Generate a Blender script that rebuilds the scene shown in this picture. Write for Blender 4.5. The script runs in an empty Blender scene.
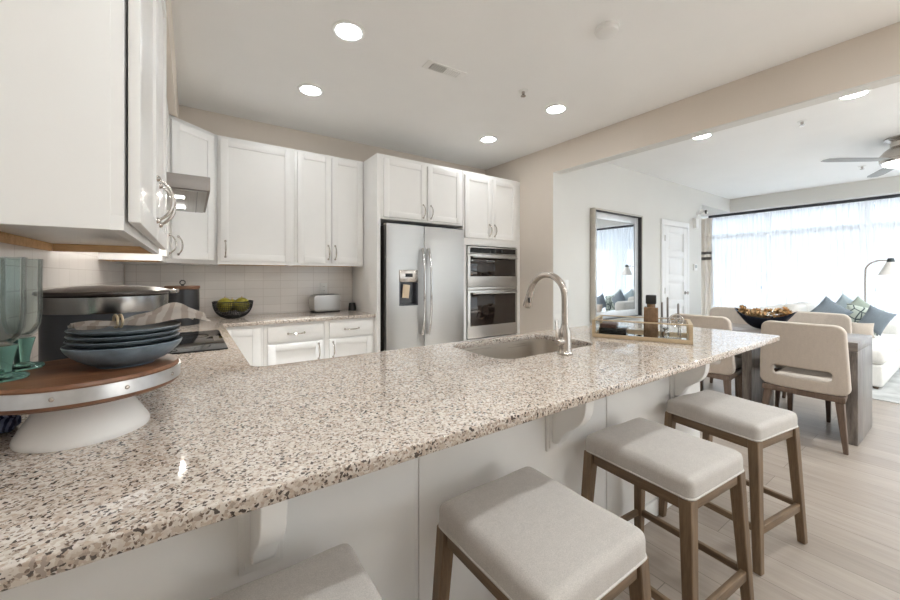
import bpy, bmesh, math, random
from mathutils import Vector, Matrix
random.seed(7)
R = math.radians
PI = math.pi
SC = bpy.context.scene
COL = SC.collection

# ------------------------------------------------------------------ camera, world, light, exposure
cam_d = bpy.data.cameras.new('camera')
cam_d.sensor_width = 36.0
cam_d.lens = 371.28 / 900.0 * 36.0
cam_d.shift_y = -24.5 / 900.0
cam_d.clip_start = 0.02
cam_d.clip_end = 200
cam = bpy.data.objects.new('camera', cam_d)
COL.objects.link(cam)
cam.location = (0, 0, 1.28)
cam.rotation_euler = (R(90), 0, -R(34.923))
SC.camera = cam

SC.view_settings.view_transform = 'Standard'
SC.view_settings.look = 'None'
EXPOSURE = 0.36
SC.view_settings.exposure = EXPOSURE
SC.view_settings.gamma = 1.0
SC.view_settings.use_curve_mapping = False
SC.cycles.max_bounces = 10
SC.cycles.diffuse_bounces = 5
SC.cycles.glossy_bounces = 5
SC.cycles.transmission_bounces = 10
SC.cycles.transparent_max_bounces = 16
SC.cycles.sample_clamp_indirect = 6.0
SC.cycles.caustics_reflective = False
SC.cycles.caustics_refractive = False

SKY_STRENGTH = 1.9
SUN_STRENGTH = 75.0
CAN_KITCHEN, CAN_ROW, CAN_HALL_ADDED, CAN_DINING, CAN_LIVING_ADDED = 130.0, 3.0, 2.0, 4.0, 22.0
EMIT_SCALE = 4.5
world = bpy.data.worlds.new('sky')
SC.world = world
world.use_nodes = True
wn = world.node_tree
wn.nodes.clear()
w_out = wn.nodes.new('ShaderNodeOutputWorld')
w_bg = wn.nodes.new('ShaderNodeBackground')
w_tc = wn.nodes.new('ShaderNodeTexCoord')
w_noise = wn.nodes.new('ShaderNodeTexNoise')
w_noise.inputs['Scale'].default_value = 2.2
w_noise.inputs['Detail'].default_value = 4
w_ramp = wn.nodes.new('ShaderNodeValToRGB')
w_ramp.color_ramp.elements[0].position = 0.35
w_ramp.color_ramp.elements[0].color = (0.88, 0.94, 1.0, 1)
w_ramp.color_ramp.elements[1].position = 0.62
w_ramp.color_ramp.elements[1].color = (1.0, 1.0, 1.0, 1)
wn.links.new(w_tc.outputs['Generated'], w_noise.inputs['Vector'])
wn.links.new(w_noise.outputs['Fac'], w_ramp.inputs['Fac'])
wn.links.new(w_ramp.outputs['Color'], w_bg.inputs['Color'])
w_bg.inputs['Strength'].default_value = SKY_STRENGTH
wn.links.new(w_bg.outputs['Background'], w_out.inputs['Surface'])


def portal(name, loc, rot, sx, sy):
    l = bpy.data.lights.new(name, 'AREA')
    l.shape = 'RECTANGLE'
    l.size = sx
    l.size_y = sy
    l.cycles.is_portal = True
    o = bpy.data.objects.new(name, l)
    COL.objects.link(o)
    o.location = loc
    o.rotation_euler = rot
    return o


portal('window_daylight', (9.2, 0.28, 1.28), (0, R(90), 0), 2.4, 6.6)
portal('added_window_daylight', (4.0, -3.72, 1.3), (R(90), 0, 0), 3.4, 2.1)  # portal of the added rear window
sun_d = bpy.data.lights.new('sun', 'SUN')
sun_d.energy = SUN_STRENGTH
sun_d.angle = R(0.6)
sun_d.color = (0.92, 0.97, 1.0)
sun = bpy.data.objects.new('sun', sun_d)
COL.objects.link(sun)
sun.location = (2, -12, 12)
sun.rotation_euler = Vector((0.0, 0.62, -0.78)).to_track_quat('-Z', 'Y').to_euler()  # shines through the added rear window to bounce off the floor


# ------------------------------------------------------------------ materials
def s2l(c):
    return c / 12.92 if c <= 0.04045 else ((c + 0.055) / 1.055) ** 2.4


def rgb(r, g, b):
    return (s2l(r / 255), s2l(g / 255), s2l(b / 255), 1.0)


class NT:
    def __init__(self, name):
        self.m = bpy.data.materials.new(name)
        self.m.use_nodes = True
        self.t = self.m.node_tree
        self.t.nodes.clear()
        self.out = self.n('ShaderNodeOutputMaterial')
        self.b = self.n('ShaderNodeBsdfPrincipled')
        self.l(self.b.outputs[0], self.out.inputs['Surface'])

    def n(self, kind, **kw):
        nd = self.t.nodes.new(kind)
        for k, v in kw.items():
            setattr(nd, k, v)
        return nd

    def l(self, a, b):
        self.t.links.new(a, b)

    def coords(self, scale=(1, 1, 1), kind='Object'):
        tc = self.n('ShaderNodeTexCoord')
        mp = self.n('ShaderNodeMapping')
        mp.inputs['Scale'].default_value = scale
        self.l(tc.outputs[kind], mp.inputs['Vector'])
        return mp.outputs['Vector']

    def noise(self, vec, scale, detail=3, rough=0.55):
        nz = self.n('ShaderNodeTexNoise')
        nz.inputs['Scale'].default_value = scale
        nz.inputs['Detail'].default_value = detail
        nz.inputs['Roughness'].default_value = rough
        self.l(vec, nz.inputs['Vector'])
        return nz

    def ramp(self, fac, stops, mode='LINEAR'):
        rp = self.n('ShaderNodeValToRGB')
        cr = rp.color_ramp
        cr.interpolation = mode
        while len(cr.elements) < len(stops):
            cr.elements.new(0.5)
        for e, (p, c) in zip(cr.elements, stops):
            e.position = p
            e.color = c
        self.l(fac, rp.inputs['Fac'])
        return rp.outputs['Color']

    def mix(self, fac, a, b, blend='MIX'):
        mx = self.n('ShaderNodeMix', data_type='RGBA', blend_type=blend)
        for sock, v in ((mx.inputs[0], fac), (mx.inputs[6], a), (mx.inputs[7], b)):
            if hasattr(v, 'is_output'):
                self.l(v, sock)
            else:
                sock.default_value = v
        return mx.outputs[2]

    def bump(self, h, strength=0.2, dist=0.002):
        bp = self.n('ShaderNodeBump')
        bp.inputs['Strength'].default_value = strength
        bp.inputs['Distance'].default_value = dist
        self.l(h, bp.inputs['Height'])
        self.l(bp.outputs['Normal'], self.b.inputs['Normal'])

    def set(self, **kw):
        for k, v in kw.items():
            s = self.b.inputs[k.replace('_', ' ')]
            if hasattr(v, 'is_output'):
                self.l(v, s)
            else:
                s.default_value = v
        return self


def plain(name, c, rough=0.5, metal=0.0, var=0.04, scale=12, bump=0.0, bscale=200, **kw):
    t = NT(name)
    v = t.coords()
    nz = t.noise(v, scale)
    d = tuple(x * (1 - var) for x in c[:3]) + (1,)
    e = tuple(min(1, x * (1 + var)) for x in c[:3]) + (1,)
    t.set(Base_Color=t.ramp(nz.outputs['Fac'], [(0.3, d), (0.7, e)]), Roughness=rough, Metallic=metal)
    if bump:
        nb = t.noise(v, bscale, 2)
        t.bump(nb.outputs['Fac'], bump, 0.001)
    for k, x in kw.items():
        t.b.inputs[k.replace('_', ' ')].default_value = x
    return t.m


def wood(name, dark, light, axis=2, rough=0.5, scale=9.0, stretch=0.08):
    t = NT(name)
    s = [1, 1, 1]
    s[axis] = stretch
    v = t.coords(tuple(s))
    n1 = t.noise(v, scale * 4, 5, 0.65)
    n2 = t.noise(v, scale * 22, 3, 0.6)
    c1 = t.ramp(n1.outputs['Fac'], [(0.3, dark), (0.7, light)])
    c2 = t.ramp(n2.outputs['Fac'], [(0.3, (0.72, 0.72, 0.72, 1)), (0.65, (1, 1, 1, 1))])
    t.set(Base_Color=t.mix(0.8, c1, c2, 'MULTIPLY'), Roughness=rough)
    t.bump(n2.outputs['Fac'], 0.12, 0.001)
    return t.m


def fabric(name, c, var=0.1, scale=420, rough=0.95):
    t = NT(name)
    v = t.coords()
    n1 = t.noise(v, scale, 2)
    n2 = t.noise(t.coords((1, 1, 0.35)), 45, 4)
    d = tuple(x * (1 - var) for x in c[:3]) + (1,)
    e = tuple(min(1, x * (1 + var)) for x in c[:3]) + (1,)
    a = t.ramp(n1.outputs['Fac'], [(0.35, d), (0.65, e)])
    b = t.ramp(n2.outputs['Fac'], [(0.3, (0.93, 0.93, 0.93, 1)), (0.7, (1, 1, 1, 1))])
    t.set(Base_Color=t.mix(1.0, a, b, 'MULTIPLY'), Roughness=rough)
    t.b.inputs['Sheen Weight'].default_value = 0.15
    t.bump(n1.outputs['Fac'], 0.25, 0.0015)
    return t.m


def emit(name, c, s):
    t = NT(name)
    t.set(Base_Color=c, Emission_Color=c, Emission_Strength=s)
    return t.m


M = {}
M['cabinet'] = plain('white_cabinet_paint', rgb(242, 241, 239), 0.32, var=0.012, scale=4)
M['raw_wood'] = wood('raw_birch_edge', rgb(190, 150, 105), rgb(220, 182, 136), 1, 0.6)
M['beige'] = plain('beige_wall_paint', rgb(223, 213, 202), 0.7, var=0.012, scale=3, bump=0.06, bscale=180)
M['grey_wall'] = plain('pale_grey_wall_paint', rgb(222, 221, 217), 0.7, var=0.01, scale=3, bump=0.06, bscale=180)
M['ceiling'] = plain('white_ceiling_paint', rgb(246, 246, 245), 0.8, var=0.01, scale=3, bump=0.05, bscale=150)
M['white'] = plain('white_trim_paint', rgb(238, 238, 238), 0.4, var=0.01)
M['white_plastic'] = plain('white_plastic', rgb(236, 236, 234), 0.35, var=0.01)
M['nickel'] = plain('brushed_nickel', rgb(188, 181, 174), 0.24, 1.0, var=0.05, scale=60)
M['chrome'] = plain('polished_chrome', rgb(215, 215, 215), 0.1, 1.0, var=0.02)
M['black'] = plain('matte_black', rgb(28, 27, 27), 0.45, var=0.1)
M['black_gloss'] = plain('black_glass', rgb(14, 14, 15), 0.06, var=0.05)
M['dark_gap'] = plain('dark_fridge_side', rgb(44, 38, 34), 0.6, var=0.1)
M['gold'] = plain('brushed_gold', rgb(206, 186, 156), 0.4, 0.7, var=0.06, scale=40)
M['white_ceramic'] = plain('white_enamel', rgb(238, 236, 233), 0.25, var=0.02)
M['linen'] = fabric('greige_linen', rgb(190, 184, 178))
M['piping'] = fabric('greige_piping', rgb(198, 193, 187))
M['chair_fabric'] = fabric('oatmeal_chair_fabric', rgb(190, 178, 166))
M['sofa'] = fabric('white_sofa_fabric', rgb(226, 223, 218), 0.06)
M['stool_wood'] = wood('weathered_oak', rgb(98, 78, 58), rgb(136, 112, 86), 2, 0.55)
M['stool_wood_y'] = wood('weathered_oak_rail', rgb(98, 78, 58), rgb(136, 112, 86), 1, 0.55)
M['stool_wood_x'] = wood('weathered_oak_stretcher', rgb(98, 78, 58), rgb(136, 112, 86), 0, 0.55)
M['chair_wood'] = wood('grey_brown_chair_wood', rgb(88, 70, 58), rgb(118, 97, 82), 2, 0.5)
M['table_wood'] = wood('dark_walnut_planks', rgb(62, 53, 48), rgb(146, 137, 130), 2, 0.28, 7, 0.12)
M['table_top'] = wood('dark_walnut_tabletop', rgb(90, 80, 74), rgb(146, 137, 130), 1, 0.28, 7, 0.12)
M['board'] = wood('acacia_board', rgb(100, 64, 42), rgb(146, 102, 72), 0, 0.4, 7, 0.15)
M['steel_band'] = plain('galvanised_band', rgb(205, 207, 210), 0.3, 1.0, var=0.12, scale=25)
M['stoneware'] = plain('blue_grey_stoneware', rgb(104, 118, 130), 0.35, var=0.3, scale=26)
M['stoneware_dark'] = plain('dark_glazed_stoneware', rgb(92, 102, 110), 0.3, var=0.3, scale=26)
M['pot_dark'] = plain('charcoal_pot_enamel', rgb(66, 68, 74), 0.28, var=0.08)
M['lid_brown'] = plain('smoked_lid', rgb(70, 60, 54), 0.3, var=0.1)
M['canister'] = plain('black_canister', rgb(34, 35, 38), 0.3, var=0.1)
M['acacia_lid'] = wood('acacia_lid', rgb(84, 58, 40), rgb(120, 86, 60), 0, 0.5)
M['navy'] = plain('navy_glaze', rgb(20, 24, 34), 0.5, var=0.2, Specular_IOR_Level=0.15)
M['pillow_blue'] = fabric('slate_blue_fabric', rgb(124, 134, 143))
M['pillow_light'] = fabric('pale_blue_fabric', rgb(172, 184, 190))
M['pillow_green'] = fabric('sage_fabric', rgb(170, 180, 168))
M['fan_blade'] = plain('silver_fan_blade', rgb(150, 150, 149), 0.5, var=0.03)
M['rubber'] = plain('black_rubber', rgb(20, 20, 20), 0.8)


def stainless(name, c, rough, axis):
    t = NT(name)
    s = [1, 1, 1]
    s[axis] = 0.01
    v = t.coords(tuple(s))
    nz = t.noise(v, 260, 2)
    t.set(Base_Color=c, Metallic=1.0,
          Roughness=t.ramp(nz.outputs['Fac'], [(0.3, (rough * 0.8,) * 3 + (1,)), (0.7, (rough * 1.25,) * 3 + (1,))]))
    return t.m


M['steel'] = stainless('stainless_steel', rgb(182, 181, 179), 0.36, 0)
M['steel_sink'] = stainless('stainless_sink', rgb(186, 178, 168), 0.34, 0)
M['steel_hood'] = stainless('stainless_hood', rgb(158, 152, 148), 0.5, 0)


def granite():
    t = NT('speckled_granite')
    v = t.coords()
    warp = t.noise(v, 150, 3)
    add = t.n('ShaderNodeVectorMath', operation='MULTIPLY_ADD')
    t.l(warp.outputs['Color'], add.inputs[0])
    add.inputs[1].default_value = (0.008, 0.008, 0.008)
    t.l(v, add.inputs[2])
    vec = add.outputs[0]

    def vor(scale):
        vo = t.n('ShaderNodeTexVoronoi')
        vo.inputs['Scale'].default_value = scale
        t.l(vec, vo.inputs['Vector'])
        sp = t.n('ShaderNodeSeparateColor')
        t.l(vo.outputs['Color'], sp.inputs[0])
        return sp
    big = vor(190)
    small = vor(300)
    base = t.ramp(big.outputs[0], [(0.0, rgb(226, 217, 208)), (0.25, rgb(210, 196, 183)), (0.5, rgb(234, 227, 219)),
                                   (0.72, rgb(198, 178, 162)), (0.86, rgb(174, 158, 146))], 'CONSTANT')
    cloud = t.noise(v, 16, 4)
    base2 = t.mix(t.ramp(cloud.outputs['Fac'], [(0.35, (0, 0, 0, 1)), (0.7, (0.4, 0.4, 0.4, 1))]), base, rgb(200, 184, 168))
    f1 = t.ramp(small.outputs[1], [(0.0, (1, 1, 1, 1)), (0.085, (0, 0, 0, 1))], 'CONSTANT')
    c2 = t.mix(f1, base2, rgb(122, 104, 92))
    f2 = t.ramp(big.outputs[2], [(0.0, (1, 1, 1, 1)), (0.085, (0, 0, 0, 1))], 'CONSTANT')
    c3 = t.mix(f2, c2, rgb(84, 74, 69))
    t.set(Base_Color=c3, Roughness=0.055)
    t.b.inputs['Specular IOR Level'].default_value = 0.65
    return t.m


M['granite'] = granite()


def tile():
    t = NT('white_stacked_tile')
    tc = t.n('ShaderNodeTexCoord')
    sp = t.n('ShaderNodeSeparateXYZ')
    t.l(tc.outputs['Object'], sp.inputs[0])
    ad = t.n('ShaderNodeMath', operation='ADD')
    t.l(sp.outputs[0], ad.inputs[0])
    t.l(sp.outputs[1], ad.inputs[1])
    cb = t.n('ShaderNodeCombineXYZ')
    t.l(ad.outputs[0], cb.inputs[0])
    t.l(sp.outputs[2], cb.inputs[1])
    br = t.n('ShaderNodeTexBrick')
    br.offset = 0.0
    br.inputs['Color1'].default_value = rgb(226, 221, 216)
    br.inputs['Color2'].default_value = rgb(220, 215, 210)
    br.inputs['Mortar'].default_value = rgb(200, 193, 186)
    br.inputs['Scale'].default_value = 1.0
    br.inputs['Mortar Size'].default_value = 0.0016
    br.inputs['Brick Width'].default_value = 0.155
    br.inputs['Row Height'].default_value = 0.077
    t.l(cb.outputs[0], br.inputs['Vector'])
    t.set(Base_Color=br.outputs['Color'], Roughness=0.18)
    inv = t.n('ShaderNodeMath', operation='SUBTRACT')
    inv.inputs[0].default_value = 1.0
    t.l(br.outputs['Fac'], inv.inputs[1])
    t.bump(inv.outputs[0], 0.3, 0.001)
    return t.m


M['tile'] = tile()


def floor_mat():
    t = NT('pale_oak_planks')
    tc = t.n('ShaderNodeTexCoord')
    sp = t.n('ShaderNodeSeparateXYZ')
    t.l(tc.outputs['Object'], sp.inputs[0])
    cb = t.n('ShaderNodeCombineXYZ')
    t.l(sp.outputs[1], cb.inputs[0])
    t.l(sp.outputs[0], cb.inputs[1])
    br = t.n('ShaderNodeTexBrick')
    br.offset = 0.37
    br.inputs['Color1'].default_value = rgb(166, 154, 143)
    br.inputs['Color2'].default_value = rgb(150, 138, 127)
    br.inputs['Mortar'].default_value = rgb(116, 105, 96)
    br.inputs['Scale'].default_value = 1.0
    br.inputs['Mortar Size'].default_value = 0.0016
    br.inputs['Brick Width'].default_value = 1.2
    br.inputs['Row Height'].default_value = 0.18
    t.l(cb.outputs[0], br.inputs['Vector'])
    v = t.coords((1, 0.07, 1))
    n1 = t.noise(v, 30, 5, 0.6)
    n2 = t.noise(v, 150, 3, 0.6)
    g1 = t.ramp(n1.outputs['Fac'], [(0.3, (0.82, 0.81, 0.80, 1)), (0.7, (1.06, 1.06, 1.06, 1))])
    g2 = t.ramp(n2.outputs['Fac'], [(0.3, (0.93, 0.93, 0.93, 1)), (0.7, (1, 1, 1, 1))])
    c = t.mix(1.0, br.outputs['Color'], g1, 'MULTIPLY')
    c = t.mix(1.0, c, g2, 'MULTIPLY')
    t.set(Base_Color=c, Roughness=0.34)
    t.bump(n2.outputs['Fac'], 0.05, 0.001)
    return t.m


M['floor'] = floor_mat()


def sheer():
    t = NT('sheer_voile')
    t.t.nodes.remove(t.b)
    tr = t.n('ShaderNodeBsdfTransparent')
    tr.inputs['Color'].default_value = (1, 1, 1, 1)
    tl = t.n('ShaderNodeBsdfTranslucent')
    tl.inputs['Color'].default_value = rgb(246, 247, 249)
    df = t.n('ShaderNodeBsdfDiffuse')
    df.inputs['Color'].default_value = rgb(246, 247, 249)
    m1 = t.n('ShaderNodeMixShader')
    m1.inputs[0].default_value = 0.3
    t.l(tl.outputs[0], m1.inputs[1])
    t.l(df.outputs[0], m1.inputs[2])
    m2 = t.n('ShaderNodeMixShader')
    wv = t.noise(t.coords((1, 1, 0.02)), 30, 2)
    rp = t.ramp(wv.outputs['Fac'], [(0.3, (0.68, 0.68, 0.68, 1)), (0.7, (0.84, 0.84, 0.84, 1))])
    t.l(rp, m2.inputs[0])
    t.l(tr.outputs[0], m2.inputs[1])
    t.l(m1.outputs[0], m2.inputs[2])
    t.l(m2.outputs[0], t.out.inputs['Surface'])
    return t.m


M['sheer'] = sheer()


def thin_glass(name, tint=(1, 1, 1, 1), refl=0.08):
    t = NT(name)
    t.t.nodes.remove(t.b)
    tr = t.n('ShaderNodeBsdfTransparent')
    tr.inputs['Color'].default_value = tint
    gl = t.n('ShaderNodeBsdfGlossy')
    gl.inputs['Roughness'].default_value = 0.02
    fr = t.n('ShaderNodeLayerWeight')
    fr.inputs['Blend'].default_value = 0.25
    ml = t.n('ShaderNodeMath', operation='MULTIPLY')
    ml.inputs[1].default_value = refl * 5
    t.l(fr.outputs['Fresnel'], ml.inputs[0])
    mx = t.n('ShaderNodeMixShader')
    t.l(ml.outputs[0], mx.inputs[0])
    t.l(tr.outputs[0], mx.inputs[1])
    t.l(gl.outputs[0], mx.inputs[2])
    t.l(mx.outputs[0], t.out.inputs['Surface'])
    return t.m


M['pane'] = thin_glass('window_glass', (0.97, 0.99, 1, 1), 0.06)
M['clear'] = thin_glass('clear_tray_glass', (0.97, 0.98, 0.98, 1), 0.08)
M['oven_glass'] = plain('oven_window_glass', rgb(26, 20, 17), 0.04, var=0.05)


def teal_glass(name, c, rough):
    t = NT(name)
    v = t.coords()
    nz = t.noise(v, 70, 3)
    t.set(Base_Color=c, Roughness=rough)
    t.b.inputs['Transmission Weight'].default_value = 1.0
    t.b.inputs['IOR'].default_value = 1.3
    t.bump(nz.outputs['Fac'], 0.25, 0.002)
    return t.m


M['goblet_clear'] = thin_glass('pale_recycled_glass', (0.955, 0.985, 0.98, 1), 0.12)
M['goblet_teal'] = teal_glass('teal_recycled_glass', rgb(168, 230, 218), 0.02)
M['amber'] = plain('amber_bottle_glass', rgb(128, 100, 74), 0.08, var=0.3, scale=30)
M['mirror'] = plain('mirror_silver', rgb(228, 232, 236), 0.015, 1.0, var=0.0)
M['lamp_glow'] = emit('downlight_diffuser', (0.94, 0.975, 0.99, 1), 9.0 * EMIT_SCALE)
M['hood_glow'] = emit('hood_lamp_lens', (1.0, 0.97, 0.94, 1), 14.0)
M['fan_glow'] = emit('fan_lamp_lens', (0.96, 0.98, 1.0, 1), 3.0 * EMIT_SCALE)


def pattern(name, a, b, scale, mode='vor'):
    t = NT(name)
    v = t.coords()
    if mode == 'vor':
        vo = t.n('ShaderNodeTexVoronoi', feature='DISTANCE_TO_EDGE')
        vo.inputs['Scale'].default_value = scale
        t.l(v, vo.inputs['Vector'])
        f = t.ramp(vo.outputs['Distance'], [(0.03, (1, 1, 1, 1)), (0.07, (0, 0, 0, 1))])
    else:
        wv = t.n('ShaderNodeTexWave')
        wv.inputs['Scale'].default_value = scale
        wv.inputs['Distortion'].default_value = 6
        wv.inputs['Detail'].default_value = 3
        t.l(v, wv.inputs['Vector'])
        f = t.ramp(wv.outputs['Fac'], [(0.45, (0, 0, 0, 1)), (0.62, (1, 1, 1, 1))])
    t.set(Base_Color=t.mix(f, a, b), Roughness=0.95)
    return t.m


M['pillow_pattern'] = pattern('lattice_print_fabric', rgb(196, 204, 194), rgb(74, 86, 88), 9)
M['rug'] = plain('distressed_rug', rgb(178, 178, 176), 0.95, var=0.22, scale=5, bump=0.2)
M['towel'] = pattern('navy_dash_towel', rgb(26, 34, 74), rgb(120, 130, 160), 30, 'wave')
M['napkin'] = pattern('beige_striped_napkin', rgb(212, 204, 196), rgb(186, 172, 161), 9, 'wave')
M['pear'] = plain('yellow_green_skin', rgb(146, 138, 44), 0.4, var=0.35, scale=30)
M['petal'] = plain('dried_brown_petal', rgb(212, 182, 140), 0.8, var=0.4, scale=40)
M['mesh_black'] = M['black']
M['facade'] = plain('pale_facade', rgb(190, 194, 200), 0.8, var=0.05)
M['facade_dark'] = plain('grey_facade', rgb(136, 143, 152), 0.8, var=0.05)
M['ground_out'] = plain('pale_paving', rgb(72, 72, 72), 0.9, var=0.05)


# ------------------------------------------------------------------ mesh helpers
def NB():
    return bmesh.new()


def box(bm, x0, x1, y0, y1, z0, z1, b=0.0, seg=2, mtx=None):
    t = bmesh.new()
    vs = [t.verts.new((x, y, z)) for x in (x0, x1) for y in (y0, y1) for z in (z0, z1)]
    for f in ((0, 1, 3, 2), (4, 6, 7, 5), (0, 4, 5, 1), (2, 3, 7, 6), (0, 2, 6, 4), (1, 5, 7, 3)):
        t.faces.new([vs[i] for i in f])
    if b > 0:
        bmesh.ops.bevel(t, geom=list(t.edges), offset=b, segments=seg, profile=0.5, affect='EDGES')
    merge(bm, t, mtx)


def merge(bm, t, mtx=None):
    if mtx is not None:
        bmesh.ops.transform(t, matrix=mtx, verts=t.verts)
    t.normal_update()
    me = bpy.data.meshes.new('tmp')
    t.to_mesh(me)
    t.free()
    bm.from_mesh(me)
    bpy.data.meshes.remove(me)


def frustum(bm, p0, s0, p1, s1, rot=0.0, b=0.003):
    """square-section leg from p0 (half sizes s0) to p1 (half sizes s1)"""
    t = bmesh.new()
    rings = []
    for p, s in ((p0, s0), (p1, s1)):
        rg = []
        for dx, dy in ((-1, -1), (1, -1), (1, 1), (-1, 1)):
            x, y = dx * s[0], dy * s[1]
            rg.append(t.verts.new((p[0] + x * math.cos(rot) - y * math.sin(rot), p[1] + x * math.sin(rot) + y * math.cos(rot), p[2])))
        rings.append(rg)
    for i in range(4):
        j = (i + 1) % 4
        t.faces.new((rings[0][i], rings[0][j], rings[1][j], rings[1][i]))
    t.faces.new(rings[0][::-1])
    t.faces.new(rings[1])
    bmesh.ops.recalc_face_normals(t, faces=t.faces)
    if b:
        bmesh.ops.bevel(t, geom=list(t.edges), offset=b, segments=1, affect='EDGES')
    merge(bm, t)


def lathe(bm, prof, c=(0, 0, 0), seg=40, mtx=None, closed=False):
    t = bmesh.new()
    rings = []
    for r, z in prof:
        if r < 1e-6:
            rings.append([t.verts.new((c[0], c[1], c[2] + z))])
        else:
            rings.append([t.verts.new((c[0] + r * math.cos(2 * PI * i / seg), c[1] + r * math.sin(2 * PI * i / seg), c[2] + z)) for i in range(seg)])
    pairs = list(zip(rings[:-1], rings[1:]))
    if closed:
        pairs.append((rings[-1], rings[0]))
    for a, b in pairs:
        for i in range(seg):
            j = (i + 1) % seg
            if len(a) == 1 and len(b) == 1:
                continue
            if len(a) == 1:
                t.faces.new((a[0], b[j], b[i]))
            elif len(b) == 1:
                t.faces.new((a[i], a[j], b[0]))
            else:
                t.faces.new((a[i], a[j], b[j], b[i]))
    if not closed:
        for rg, fl in ((rings[0], True), (rings[-1], False)):
            if len(rg) > 1:
                t.faces.new(rg[::-1] if fl else rg)
    bmesh.ops.recalc_face_normals(t, faces=t.faces)
    merge(bm, t, mtx)


def tube(bm, pts, r, seg=10, closed=False):
    t = bmesh.new()
    pts = [Vector(p) for p in pts]
    n = len(pts)
    rs = r if isinstance(r, (list, tuple)) else [r] * n
    up = Vector((0.123, 0.456, 0.88)).normalized()
    rings = []
    prev = None
    for i, p in enumerate(pts):
        if closed:
            d = (pts[(i + 1) % n] - pts[i - 1]).normalized()
        else:
            d = (pts[min(i + 1, n - 1)] - pts[max(i - 1, 0)]).normalized()
        a = prev if prev is not None else (up if abs(d.dot(up)) < 0.95 else Vector((1, 0, 0)))
        u = (a - d * a.dot(d)).normalized()
        w = d.cross(u)
        prev = u
        rings.append([t.verts.new(p + (u * math.cos(2 * PI * k / seg) + w * math.sin(2 * PI * k / seg)) * rs[i]) for k in range(seg)])
    m = n if closed else n - 1
    for i in range(m):
        a, b = rings[i], rings[(i + 1) % n]
        for k in range(seg):
            l = (k + 1) % seg
            t.faces.new((a[k], a[l], b[l], b[k]))
    if not closed:
        t.faces.new(rings[0][::-1])
        t.faces.new(rings[-1])
    bmesh.ops.recalc_face_normals(t, faces=t.faces)
    merge(bm, t)


def prism(bm, outline, h0, h1, holes=(), b=0.0, mtx=None, res=2):
    """flat outline (2-D) extruded from h0 to h1 along z, with holes and a soft edge"""
    cu = bpy.data.curves.new('tmpc', 'CURVE')
    cu.dimensions = '2D'
    cu.fill_mode = 'BOTH'
    for loop in [outline] + list(holes):
        sp = cu.splines.new('POLY')
        sp.points.add(len(loop) - 1)
        for q, p in zip(sp.points, loop):
            q.co = (p[0], p[1], 0, 1)
        sp.use_cyclic_u = True
    cu.extrude = (h1 - h0) / 2 - b
    cu.bevel_depth = b
    cu.bevel_resolution = res
    cu.offset = -b
    ob = bpy.data.objects.new('tmpc', cu)
    COL.objects.link(ob)
    dg = bpy.context.evaluated_depsgraph_get()
    me = bpy.data.meshes.new_from_object(ob.evaluated_get(dg))
    bpy.data.objects.remove(ob)
    bpy.data.curves.remove(cu)
    t = bmesh.new()
    t.from_mesh(me)
    bpy.data.meshes.remove(me)
    bmesh.ops.translate(t, vec=(0, 0, (h0 + h1) / 2), verts=t.verts)
    bmesh.ops.remove_doubles(t, verts=t.verts, dist=1e-5)
    bmesh.ops.recalc_face_normals(t, faces=t.faces)
    merge(bm, t, mtx)


def rrect(x0, x1, y0, y1, r, n=6):
    out = []
    for cx, cy, a in ((x1 - r, y1 - r, 0), (x0 + r, y1 - r, 90), (x0 + r, y0 + r, 180), (x1 - r, y0 + r, 270)):
        for i in range(n + 1):
            t = R(a + 90 * i / n)
            out.append((cx + r * math.cos(t), cy + r * math.sin(t)))
    return out


def obj(name, bm, mat, parent=None, loc=(0, 0, 0), rotz=0.0, smooth=35):
    me = bpy.data.meshes.new(name)
    bm.normal_update()
    bm.to_mesh(me)
    bm.free()
    me.materials.append(mat)
    if smooth:
        for p in me.polygons:
            p.use_smooth = True
        me.set_sharp_from_angle(angle=R(smooth))
    o = bpy.data.objects.new(name, me)
    COL.objects.link(o)
    o.location = loc
    o.rotation_euler = (0, 0, rotz)
    if parent:
        o.parent = parent
    return o


def tag(o, label, cat, group=None):
    o['label'] = label
    o['category'] = cat
    if group:
        o['group'] = group
    return o


def thing(name, label, cat, loc=(0, 0, 0), rotz=0.0, group=None):
    o = bpy.data.objects.new(name, None)
    o.empty_display_size = 0.1
    COL.objects.link(o)
    o.location = loc
    o.rotation_euler = (0, 0, rotz)
    return tag(o, label, cat, group)


def struct(name, bm, mat, smooth=30):
    o = obj(name, bm, mat, smooth=smooth)
    o['kind'] = 'structure'
    return o


def sbox(name, dims, mat, b=0.0):
    bm = NB()
    box(bm, *dims, b=b)
    return struct(name, bm, mat)


def dup(root, loc, rotz, label, group=None):
    def cp(o, par):
        c = o.copy()
        COL.objects.link(c)
        if par:
            c.parent = par
        for ch in list(o.children):
            cp(ch, c)
        return c
    r = cp(root, None)
    r.location = loc
    r.rotation_euler = (0, 0, rotz)
    r['label'] = label
    if group:
        r['group'] = group
    return r


CEIL = 2.743
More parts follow.
